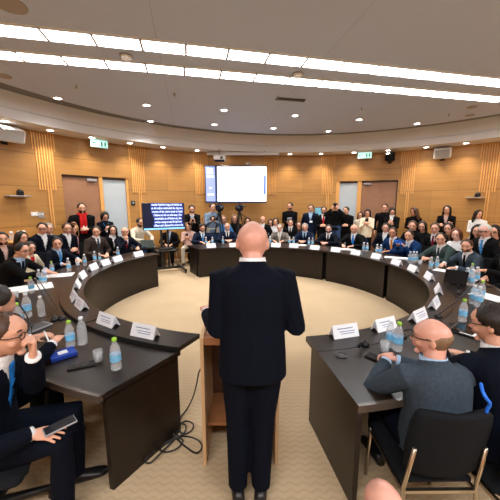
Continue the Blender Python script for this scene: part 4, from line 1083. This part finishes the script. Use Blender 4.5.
pp('L7', 'dark haired man in navy suit and light blue tie watching the camera at left', 57.5, 243.5, r=3.85, hair='short', hc='black', outer='midnight', inner='lightblue', tie='skyblue', look=(0, 0), vox=.011, arms=('table', dict(W=(.26, .40, .80), hd=(-.1, 1, -.1))))
pp('L8', 'man in dark jacket over grey sweater and white collar, seated left of pink blouse', 67, 228.5, r=4.9, hair='short', hc='brown', outer='midnight', inner='white', belly=.02, arms=BE, look=(1, 2))
pp('L9', 'blonde woman in pink blouse seated below the red scarf man', 73.5, 229, r=5.1, female=True, hair='long', hc='blonde', outer='pink', vneck=False, arms=LAP)
pp('L10', 'bearded man standing in black coat with red scarf at the left door', 81.7, 208, Y=0.55, hair='short', hc='black', beard_='black', outer='black', inner='black', scarf='red', badge=True, arms=('belly', dict(W=(.20, .28, 1.22), hd=(.1, .8, .5))), pose='stand', look=(1, 1), wide=1.08)
pp('L11', 'dark haired man in brown jacket and tie seated at the left curve', 96.5, 231.5, r=4.25, hair='short', hc='dark', outer='brown', inner='white', tie='slate', arms=LAP, look=(-1, 0))
pp('L12', 'dark haired woman standing in dark blue looking down at her phone', 105, 216, Y=0.5, female=True, hair='bob', hc='black', outer='midnight', vneck=False, badge=True, lanyard='skyblue', arms=PH, pose='stand', pitch=38, yaw=0, face=(0, 3))
pp('L13', 'woman with long black hair in black seated left of the frosted door panel', 112.7, 230.5, r=4.3, female=True, hair='long', hc='black', outer='black', inner='white', arms=LAP)
pp('L14', 'bald man in dark suit with hand at his face, far left desk end', 125, 232, r=3.95, hair='fringe', hc='dark', outer='midnight', inner='white', tie='maroon', arms=('table', 'chin'), pitch=8)
pp('M1', 'bearded man in cream shirt and jeans working at the laptop', 139.8, 222.5, Y=8.5, hair='reced', hc='dark', beard_='dark', outer='beige', vneck=False, legs='denim', arms=('table', 'table'), face=(-1.6, 7.4), yaw=0, pitch=18)
pp('M2', 'man in dark suit and light blue shirt seated behind the caption screen', 169, 228, Y=8.95, hair='short', hc='dark', outer='black', inner='lightblue', arms=LAP, face=(-2.2, 5), legs='black')
pp('M3', 'woman in pale pink top filming with a phone right of the caption screen', 188, 226.5, Y=8.9, female=True, hair='bob', hc='fair', outer='rose', vneck=False, legs='beige', arms=PH, face=(-1.6, 4))
pp('M4', 'dark haired photographer standing in black vest over grey shirt', 191.8, 209, Y=0.85, hair='short', hc='black', beard_='black', outer='black', inner='silver', collar=False, arms=PH, pose='stand', pitch=25, yaw=0)
pp('M5', 'bearded man in navy suit and blue tie looking down at centre table', 202.3, 228, r=3.85, hair='thick', hc='dark', beard_='dark', outer='navy', inner='white', tie='skyblue', pitch=24, yaw=0)
pp('M6', 'photographer in plaid shirt and pale trousers holding a camera under the display', 212.5, 207.5, Y=1.05, hair='short', hc='dark', outer='plaid', vneck=False, legs='beige', arms=('phone', 'phone'), pose='stand', yaw=20)
pp('M9', 'person seated behind, head showing left of the plaid photographer', 205.5, 220, Y=0.7, hair='short', hc='brown', outer='brown', vneck=False, arms=LAP)
pp('M10', 'fair person seated between the video camera and the bald man', 223.5, 219.5, Y=0.7, hair='short', hc='fair', outer='skyblue', vneck=False, arms=LAP)
pp('M11', 'bald man in navy suit and black tie seated at centre table', 227.3, 227, r=3.85, hair='fringe', hc='dark', outer='navy', inner='white', tie='black', arms=CL)
pp('M12', 'woman with fair hair in black seated left of the second video camera', 234.5, 218.5, Y=0.7, female=True, hair='bob', hc='fair', outer='black', vneck=False, arms=LAP)
pp('M13', 'woman with black hair seated right of the second video camera', 247.5, 221.5, Y=0.8, female=True, hair='bob', hc='black', outer='brown', vneck=False, arms=LAP)
# ---- centre right
pp('N1', 'balding man in dark suit and white shirt in the back row right of the speaker', 262.6, 220, Y=0.8, hair='fringe', hc='dark', outer='black', inner='white', arms=LAP)
pp('N2', 'dark haired woman in white top seated in the back row', 275.5, 222, Y=0.8, female=True, hair='long', hc='dark', outer='white', vneck=False, arms=LAP)
pp('N2b', 'dark haired person at the back, left of the woman in white', 270.5, 223, Y=0.5, female=True, hair='bob', hc='dark', outer='brown', vneck=False, arms=LAP)
pp('N3', 'grey-haired man in grey suit seated at centre table', 279.7, 228, r=3.85, hair='short', hc='grey', outer='taupe', inner='white', tie='beige', wide=1.03)
pp('N4', 'bearded man standing in black shirt at the back wall with a notebook', 290, 206.5, Y=0.55, hair='short', hc='black', beard_='black', outer='black', vneck=False, arms=BE, pose='stand', look=(-3, 2))
pp('N5', 'man in dark suit and dark tie in the back row, between the grey-haired men', 290.5, 223, Y=0.95, hair='short', hc='dark', outer='black', inner='white', tie='black', arms=LAP)
pp('N6', 'dark haired person in brown half hidden behind the grey-haired man in navy', 298.8, 225, Y=1, female=True, hair='bob', hc='brown', outer='brown', vneck=False, arms=LAP)
pp('N7', 'grey-haired man in navy suit seated at centre table', 304.9, 227.5, r=3.85, hair='short', hc='grey', outer='navy', inner='lightblue', tie='navy', arms=CL)
pp('N8', 'dark haired man standing in navy blazer and light blue shirt with badge', 310.8, 208.5, Y=0.7, hair='short', hc='black', outer='navy', inner='lightblue', badge=True, arms=SIDE, pose='stand')
pp('N9', 'bearded man with glasses standing in dark suit with red patterned tie', 323.8, 210.5, Y=1, hair='short', hc='black', beard_='black', glasses=True, outer='black', inner='white', tie='red', arms=BE, pose='stand', pitch=8)
pp('N10', 'dark haired man in dark suit, right end of the centre table', 328.7, 229, r=3.85, hair='short', hc='dark', beard_='dark', outer='midnight', inner='white', tie='black', skin='skin_ruddy', arms=CL)
pp('N11', 'bald photographer in black jacket and jeans with camera at his face', 335.5, 206.5, Y=0.9, hair='fringe', hc='brown', outer='black', vneck=False, legs='denim', arms=FC, pose='stand', look=(-1, 0), wide=1.1)
pp('N12', 'dark haired man standing in black sweater left of the frosted panel', 346.2, 210.5, Y=0.7, hair='short', hc='black', outer='black', vneck=False, arms=BE, pose='stand', look=(-3, 3))
pp('N13', 'bald man in black suit with bright blue tie at the table', 354, 229, r=3.85, hair='fringe', hc='black', outer='black', inner='white', tie='brightblue', arms=TAB, wide=1.05, look=(-.5, 0))
pp('N14', 'woman with long black hair standing in cream jacket with a phone', 367.5, 213, Y=0.95, female=True, hair='long', hc='black', outer='cream', inner='black', collar=False, legs='black', arms=PH, pose='stand', pitch=25)
pp('N15', 'dark haired woman in cream standing behind the cream jacket woman', 360.3, 215.5, Y=0.55, female=True, hair='long', hc='dark', outer='beige', vneck=False, arms=BE, pose='stand')
pp('N16', 'man in black jacket standing against the right door', 384.8, 208, Y=0.45, hair='short', hc='dark', outer='black', vneck=False, arms=SIDE, pose='stand', wide=1.05)
pp('N17', 'dark haired man in dark suit and white shirt behind the orange tie man', 385.7, 228, r=4.55, hair='short', hc='black', outer='midnight', inner='white', arms=LAP)
pp('N18', 'woman with black hair over her face standing in black vest and white shirt', 392.3, 211.5, Y=0.75, female=True, hair='long', hc='black', outer='black', inner='white', arms=PH, pose='stand', pitch=35, yaw=10)
pp('N19', 'dark haired man in blue suit and orange tie at the table', 392.5, 232.5, r=3.8, hair='short', hc='dark', outer='blue', inner='white', tie='orange', arms=('table', 'lap'), lean=.10, skin='skin_tan')
pp('N20', 'man in blue suit holding up a blue phone at the table', 409, 235.5, r=3.8, hair='short', hc='dark', outer='blue', inner='white', tie='lightblue', lean=.10, pitch=10, look=(0, 3), vox=.012,
   arms=(dict(W=(-.06, .34, .93), hd=(.3, .6, .6), up=(-.5, -.3, .5), curl=(.5, .6, .5)), dict(W=(.10, .34, .93), hd=(-.3, .6, .6), up=(.5, -.3, .5), curl=(.5, .6, .5))))
pp('N21', 'woman with curly brown hair standing in black at the right wall', 414.3, 212, Y=0.45, female=True, hair='curly', hc='brown', outer='black', vneck=False, arms=('belly', dict(W=(.02, .24, 1.1), hd=(.6, .5, .4))), pose='stand', look=(-6, 8), skin='skin_tan')
pp('N22', 'brown haired man in dark jacket seated behind the blue phone man', 412.5, 226, r=4.75, hair='short', hc='brown', outer='black', inner='black', arms=LAP)
pp('N23', 'woman with long dark hair in black seated in the second row at right', 422, 226.5, r=5.0, female=True, hair='long', hc='dark', outer='black', vneck=False, arms=LAP)
pp('N24', 'man in dark jacket, white shirt and maroon tie in the second row', 435, 228.5, r=4.75, hair='short', hc='brown', outer='black', inner='white', tie='maroon', arms=LAP)
pp('N25', 'balding man in dark green suit with lapel sticker at the right table', 440.3, 239, r=3.75, hair='reced', hc='dark', outer='green', inner='white', tie='slate', arms=CL, lean=.10, vox=.012, look=(-.5, 0), badge=False)
pp('N26', 'woman with long dark hair standing in black with crossed arms', 447, 210, Y=0.45, female=True, hair='long', hc='dark', outer='black', inner='rose', collar=False, arms=CR, pose='stand')
pp('N27', 'dark haired woman in leopard print top seated below the crossed arms woman', 448, 228.5, r=5.1, female=True, hair='long', hc='dark', outer='leopard', vneck=False, arms=LAP)
pp('N28', 'woman with fair hair and white sweater seated in the second row', 456, 234.5, r=4.55, female=True, hair='bob', hc='auburn', outer='white', vneck=False, arms=LAP, skin='skin_fair')
pp('N29', 'bearded brown haired man in grey suit and dark tie at the right table', 466.5, 246, r=3.75, hair='short', hc='brown', beard_='brown', outer='slate', inner='white', tie='midnight' if False else 'black', lean=.10, vox=.011, wide=1.1, look=(-1, 1), arms=(dict(W=(-.20, .46, .80), hd=(.1, 1, -.05)), 'table'))
pp('N30', 'woman with long dark hair standing in white top at the right wall', 478.3, 214.5, Y=0.5, female=True, hair='long', hc='black', outer='white', vneck=False, arms=BE, pose='stand', yaw=40)
pp('N31', 'dark haired woman in black seated left of the white haired man', 477.6, 231, r=5.0, female=True, hair='long', hc='dark', outer='black', vneck=False, arms=LAP)
pp('N32', 'white haired man in black suit and blue tie in the second row at right', 484.7, 231, r=4.6, hair='short', hc='white', outer='black', inner='white', tie='skyblue', glasses=True, arms=LAP, wide=1.1, skin='skin_ruddy')
pp('N33', 'dark haired woman with glasses in black at the far right edge', 494, 232, r=4.95, female=True, hair='bob', hc='black', outer='black', vneck=False, glasses=True, arms=LAP)
pp('N34', 'person in black at the right edge, only hand and sleeve showing', 507, 246, r=4.0, hair='short', hc='dark', outer='black', inner='white', arms=(dict(W=(-.12, .44, .80), hd=(.2, 1, -.05)), 'lap'), vox=.012)
# ---- near sitters
pp('P3', 'man at the left edge beyond the thinking man, only brow and hands showing', -4, 304, z=1.2, hair='short', hc='dark', outer='midnight', inner='white', lean=.14, vox=.008, look=(0, 6),
   arms=(dict(P=at_z(31, 338, .82), hd=(.5, .8, .1), curl=(.4, .5, .4)), dict(P=at_z(52, 344, .82), hd=(-.5, .7, .15), curl=(.5, .6, .5))))
pp('P2', 'man with glasses and light blue tie at near left, chin on his fist', 5, 335, z=1.16, face=(.6, 2.1), yaw=-7, head_k=1.04, hair='reced', hc='brown', glasses=True, outer='midnight', inner='white', tie='brightblue', lean=.12, pitch=4, vox=.0065, belly=.02, wide=1.08,
   arms=(dict(P=at_z(33, 356, 1.06), hd=(.05, .15, .95), up=(-.3, .8, .2), curl=(1.1, 1.3, .8), pole=(-.25, .0, -1)), dict(P=at_z(31, 434, .64), hd=(.25, 1, .0), up=(.2, 0, 1), curl=(.15, .25, .2), spread=.22, pole=(.9, -.5, -.2))))
pp('P4', 'bald man with glasses in grey jacket, hands clasped, seated with his back to the camera', 432, 338, z=1.11, face=(1.0, 9), yaw=50, hair='fringe', hc='fair', glasses=True, outer='slate', inner='lightblue', tie='brightblue', skin='skin_ruddy', lean=.04, vox=.0065, wide=.95, legs='midnight', belly=.03, pitch=4,
   arms=(dict(P=at_z(386, 361, .82), hd=(.5, .85, .12), up=(-.4, .1, .8), curl=(.6, .7, .5), pole=(-.7, -.2, -.6)), dict(P=at_z(397, 360, .82), hd=(-.75, .6, .1), up=(.5, .2, .8), curl=(.7, .8, .6), pole=(1, -.3, -.3))))
pp('P5', 'man with glasses in navy suit looking left at the right edge', 492, 324, z=1.17, face=(1.2, 4.5), yaw=30, hair='short', hc='dark', glasses=True, outer='midnight', inner='white', tie='navy', lean=.10, vox=.0075, wide=1.05, skin='skin',
   arms=(dict(P=at_z(440, 347, .82), hd=(-.3, 1, 0)), 'table'))
pp('P6', 'bald head of a crouching person at the bottom edge of the photo', 384, 509, z=.64, pose='squat', face=(.3, 6), hair='fringe', hc='grey', outer='charcoal', inner='white', skin='skin_ruddy', vox=.009, arms=LAP, yaw=0, lean=.42)
# ---- the speaker
pp('P1', 'bald speaker in dark navy suit standing at the lectern, seen from behind', 252.5, 243, Y=1.70, face=(0.0, 8), yaw=-2, pose='stand', hair=None, hc='grey', outer='midnight', inner='white', skin='skin_ruddy', vox=.0065, wide=.97, lean=.05, legs='midnight', pitch=2, head_k=1.05, hem_=-.22, neck=.034,
   lock=dict(legs=[((-.085, 0, .91), (-.088, .02, .49), (-.088, -.02, .085), (-.12, 1, 0)), ((.085, 0, .91), (.062, .02, .49), (.052, -.02, .085), (.12, 1, 0))]),
   arms=(dict(P=at_y(207, 313, 1.84), hd=(-.2, 1, .05), pole=(-.05, -.3, -1), curl=(.3, .4, .3)), dict(W=(.15, .25, 1.12), hd=(-.3, 1, 0), pole=(.38, -.4, -1))))

# ================================================================== CHAIRS
def chair_parts(t, fab, metal):
    obj('seat', Geo().box((0, .02, .435), (.46, .46, .06), bev=.025), fab, t, True)
    rr = []
    for z, y, w_ in ((.52, -.235, .40), (.54, -.24, .45), (.70, -.262, .47), (.86, -.285, .46), (.93, -.296, .43), (.95, -.30, .38)):
        ring = []
        for k in range(13):
            x = w_ * (k / 12 - .5); c = .045 * (2 * x / w_) ** 2 if w_ else 0
            ring.append(V((x, y + c, z)))
        ring += [V((p.x, p.y - .035, p.z)) for p in reversed(ring)]
        rr.append(ring)
    obj('backrest', Geo().loft(rr), fab, t, True)
    for sx in (-1, 1):
        obj('leg', Geo().tube([(sx * .225, .22, .005), (sx * .222, .20, .43)], .012, 10, round_=False), metal, t, True)
        obj('leg', Geo().tube([(sx * .235, -.27, .005), (sx * .225, -.235, .43), (sx * .21, -.275, .72)], .012, 10, round_=False), metal, t, True)
    obj('seat_frame', Geo().box((0, .21, .40), (.44, .02, .02)).box((.222, -.01, .40), (.02, .44, .02)).box((-.222, -.01, .40), (.02, .44, .02)).box((0, -.235, .40), (.44, .02, .02)), metal, t)
    return t
chair0 = None
def chair_for(key, label, fab='black_fabric', dy=0.0):
    global chair0
    M, t, s = PEOPLE[key]; loc = M @ V((0, dy, 0)); loc.z = 0
    k = (.44 * s + M.translation.z) / .465
    if chair0 is None:
        c = chair_parts(thing('conference_chair', label, 'chair', loc, t.rotation_euler.z, 'black conference chairs around the table'), MATS[fab], MATS['chrome']); chair0 = c
    else: c = copy_tree(chair0, loc, t.rotation_euler.z, label)
    c.scale = (1, 1, k)
    if fab != 'black_fabric':
        for ch in c.children:
            if ch.name.split('.')[0] in ('seat', 'backrest'):
                nm = fab + ch.name.split('.')[0]
                me = bpy.data.meshes.get(nm)
                if not me: me = ch.data.copy(); me.name = nm; set_mat(me, MATS[fab])
                ch.data = me
chair_for('P4', 'black chair with metal legs under the bald man in grey jacket', dy=.045); chair0.scale = (.86, .95, .92); chair0.location.x -= .05
for k, lab in (('P5', 'black chair under the man in navy suit at the right edge'), ('L5', 'black chair under the reaching man in black suit at left'), ('L7', 'black chair under the man in light blue tie at left'), ('L11', 'black chair under the man in brown jacket'), ('L14', 'black chair under the bald man at the far left desk end'), ('M1', 'black chair under the man in cream shirt'), ('M2', 'black chair under the man behind the caption screen'), ('M3', 'black chair under the woman in pale pink top'),
               ('N19', 'black chair under the man in orange tie'), ('N20', 'black chair under the man holding the blue phone'), ('N25', 'black chair under the man in dark green suit'), ('N29', 'black chair under the bearded man in grey suit')): chair_for(k, lab)
for k, lab in (('M5', 'navy chair under the bearded man in navy suit'), ('M11', 'navy chair under the bald man in navy suit'), ('N3', 'navy chair under the grey-haired man in grey suit'), ('N7', 'navy chair under the grey-haired man in navy suit'), ('N10', 'navy chair under the man at the right end of the centre table'), ('N13', 'navy chair under the man in bright blue tie')): chair_for(k, lab, 'navy_fabric')
for (u, v, lab) in ((214.5, 240, 'empty navy chair between the two men in navy at centre table'), (252, 240, 'empty navy chair behind the speaker head at centre table')):
    d = on_cyl(u, v, TC, 3.85); c = copy_tree(chair0, (d.x, d.y, 0), math.atan2(-(TC[0] - d.x), TC[1] - d.y), lab); c.scale = (1.15, 1, 1.05)
    for ch in c.children:
        nm = 'navy_fabric' + ch.name.split('.')[0]
        if bpy.data.meshes.get(nm): ch.data = bpy.data.meshes[nm]
# office chair of the thinking man
M, pt, s = PEOPLE['P2']
oc = thing('office_chair', 'black swivel chair with star base under the thinking man at near left', 'chair', (M.translation.x, M.translation.y, 0), pt.rotation_euler.z)
obj('seat', Geo().box((0, .02, .425), (.50, .50, .07), bev=.03), MATS['black_fabric'], oc, True)
obj('backrest', Geo().box((0, -.27, .78), (.46, .06, .52), bev=.03), MATS['black_fabric'], oc, True)
obj('back_bar', Geo().tube([(0, -.1, .38), (0, -.29, .42), (0, -.31, .7)], .022), MATS['black_plastic'], oc, True)
obj('column', Geo().lathe([(.03, .10), (.03, .25), (.022, .25), (.022, .40)], 14), MATS['steel'], oc, True)
for k in range(5):
    a = 2 * PI * k / 5 + .5; e = V((.30 * math.cos(a), .30 * math.sin(a), .075))
    l = obj('star_leg', Geo().tube([(0, 0, .115), e], [.032, .018], 8), MATS['black_plastic'], oc, True)
    obj('caster', Geo().tube([(e.x - .02 * math.sin(a), e.y + .02 * math.cos(a), .03), (e.x + .02 * math.sin(a), e.y - .02 * math.cos(a), .03)], .03, 12, round_=False), MATS['leather'], l, True)

# ================================================================== HELD THINGS
def world(key, p): return PEOPLE[key][0] @ V(p)
def held_phone(key, label, p, d=(.078, .012, .155), m='black_plastic', tilt=.5, name='smartphone'):
    t = thing(name, label, 'phone', world(key, p), PEOPLE[key][1].rotation_euler.z); Rm = Matrix.Rotation(tilt, 3, 'X')
    obj('body', Geo().box((0, 0, 0), d, M=Rm, bev=.004), MATS[m], t); obj('screen', Geo().box(Rm @ V((0, -d[1] / 2 - .001, 0)), (d[0] * .9, .002, d[2] * .93), M=Rm), MATS['screen_phone'], t)
held_phone('L12', 'dark phone held by the woman in dark blue', (0, .37, 1.30), tilt=-.5)
held_phone('M3', 'dark phone held up by the woman in pale pink top', (0, .40, .90), tilt=-.15)
held_phone('N14', 'dark phone held by the woman in cream jacket', (0, .37, 1.30), tilt=-.5)
held_phone('N18', 'pale phone held by the woman in black vest', (0, .37, 1.29), m='white_plastic', tilt=-.5)
held_phone('N20', 'blue phone held up sideways by the man in blue suit', (.02, .45, 1.01), (.17, .014, .085), 'phone_blue', -.2)
held_phone('P2', 'dark phone in the lowered hand of the thinking man', (.10, .43, .655), (.075, .16, .012), 'grey_plastic', .1) if False else None
q = at_z(60, 425.5, .655)
t = thing('smartphone', 'grey phone under the fingers of the thinking man lower hand', 'phone', q, -.75); obj('body', Geo().box((0, 0, 0), (.075, .155, .011), bev=.004), MATS['grey_plastic'], t); obj('screen', Geo().box((0, 0, .0062), (.068, .145, .001)), MATS['screen_phone'], t)
q = at_z(46, 336, .85); t = thing('pen', 'white pen held by the hands at the left edge', 'pen', q, .8); obj('barrel', Geo().tube([(0, -.07, -.01), (0, .05, .02)], .006, 8), MATS['white_plastic'], t); obj('tip', Geo().tube([(0, .05, .02), (0, .07, .025)], [.005, .002], 8, round_=False), MATS['steel'], t)
def camera_prop(key, label, p, big=1.0, tilt=0):
    t = thing('photo_camera', label, 'camera', world(key, p), PEOPLE[key][1].rotation_euler.z + tilt); t.scale = (big,) * 3
    obj('body', Geo().box((0, 0, 0), (.145, .07, .10), bev=.015).box((0, 0, .055), (.06, .06, .035), bev=.01), MATS['black_plastic'], t)
    obj('lens', Geo().tube([(0, .03, -.005), (0, .09, -.005), (0, .15, -.005)], [.038, .038, .042], 14, round_=False), MATS['leather'], t, True)
    obj('glass', Geo().tube([(0, .151, -.005), (0, .153, -.005)], .034, 14, round_=False), MATS['lens'], t)
camera_prop('M4', 'black photo camera held by the photographer in black vest', (0, .36, 1.27))
camera_prop('M6', 'black photo camera held by the photographer in plaid shirt', (0, .36, 1.27), 1.2, .6)
camera_prop('N11', 'black photo camera at the face of the bald photographer', (0, .21, 1.615), 1.1)
t = thing('notebook', 'pale notebook held by the man in black shirt', 'notebook', world('N4', (0, .33, 1.16)), PEOPLE['N4'][1].rotation_euler.z); Rm = Matrix.Rotation(-.6, 3, 'X')
obj('cover', Geo().box((0, 0, 0), (.16, .012, .20), M=Rm), MATS['cloth_silver'], t); obj('page', Geo().box(Rm @ V((0, -.008, 0)), (.15, .004, .19), M=Rm), MATS['paper'], t)
def tripod(u, v, off, label, seat):
    p = on_cyl(u, v, KC, RW - off); t = thing('video_camera', label, 'video camera', (p.x, p.y, 0), .3 if u < 230 else -.2, 'video cameras on tripods below the display')
    h = p.z
    obj('body', Geo().box((0, 0, h + .02), (.16, .40, .20), bev=.03).box((0, .02, h + .16), (.04, .24, .03), bev=.01), MATS['cloth_navy'], t)
    obj('lens', Geo().tube([(0, -.20, h + .02), (0, -.33, h + .02)], [.06, .07], 14, round_=False), MATS['black_plastic'], t, True)
    obj('viewfinder', Geo().tube([(.10, -.05, h + .08), (.14, .12, h + .08)], .03, 10), MATS['black_plastic'], t)
    obj('tripod_head', Geo().lathe([(.06, h - .22), (.07, h - .16), (.05, h - .1), (.06, h - .08)], 14), MATS['black_plastic'], t)
    obj('pan_handle', Geo().tube([(0, .05, h - .14), (.12, .42, h - .3)], .012, 8), MATS['black_plastic'], t)
    for k in range(3):
        a = 2 * PI * k / 3 + .5; obj('leg', Geo().tube([(.04 * math.cos(a), .04 * math.sin(a), h - .2), (.36 * math.cos(a), .36 * math.sin(a), .02)], [.022, .014], 8), MATS['black_plastic'], t)
tripod(219.5, 208.5, 1.25, 'dark video camera on a tripod beside the plaid photographer', 0)
tripod(239.5, 208.5, 1.2, 'dark video camera on a tripod below the display right half', 0)
q, rz = wallM(318.5, 212, .02)
t = thing('wall_notice', 'pale blue notice on the wall between the standing men', 'notice', q, rz)
obj('board', Geo().box((0, 0, 0), (.30, .02, .34)), MATS['screen_frame'], t); obj('sheet', Geo().box((0, -.012, 0), (.26, .004, .30)), mat('notice_blue', srgb(120, 190, 215), .6), t)
# bright blue lanyard strap hanging from the right hand chair
M, pt, s = PEOPLE['P5']
tag(obj('strap', curve_tube([at_y(481, 384, 1.27), at_y(482.5, 391, 1.26), at_y(486, 398, 1.24), at_y(490, 404, 1.24), at_y(487, 410, 1.25), at_y(485.5, 418, 1.25)], .008, None, 's'), mat('strap_blue', srgb(30, 110, 230), .5), None, True), 'bright blue strap hanging beside the man at the right edge', 'strap')
# added unseen area lights behind the camera, brightening near name cards and floor
for k, (x, y) in enumerate(((-1.2, -1.6), (3.4, -1.2), (6.6, .8))):
    ld = bpy.data.lights.new('rear_fill_area', 'AREA'); ld.shape = 'RECTANGLE'; ld.size = 3.4; ld.size_y = .3; ld.energy = 200; ld.color = (.97, .98, 1)
    lo = bpy.data.objects.new('rear_fill_row', ld); COL.objects.link(lo); lo.location = (x, y, ZC - .05); lo.rotation_euler = (0, 0, SA)

SC.view_settings.view_transform = 'Standard'; SC.view_settings.look = 'None'; SC.view_settings.gamma = 1; SC.view_settings.exposure = 0.0; SC.view_settings.use_curve_mapping = False
SC.cycles.use_denoising = True; SC.cycles.max_bounces = 6; SC.cycles.transparent_max_bounces = 12
bpy.data.scenes.remove(TMP)
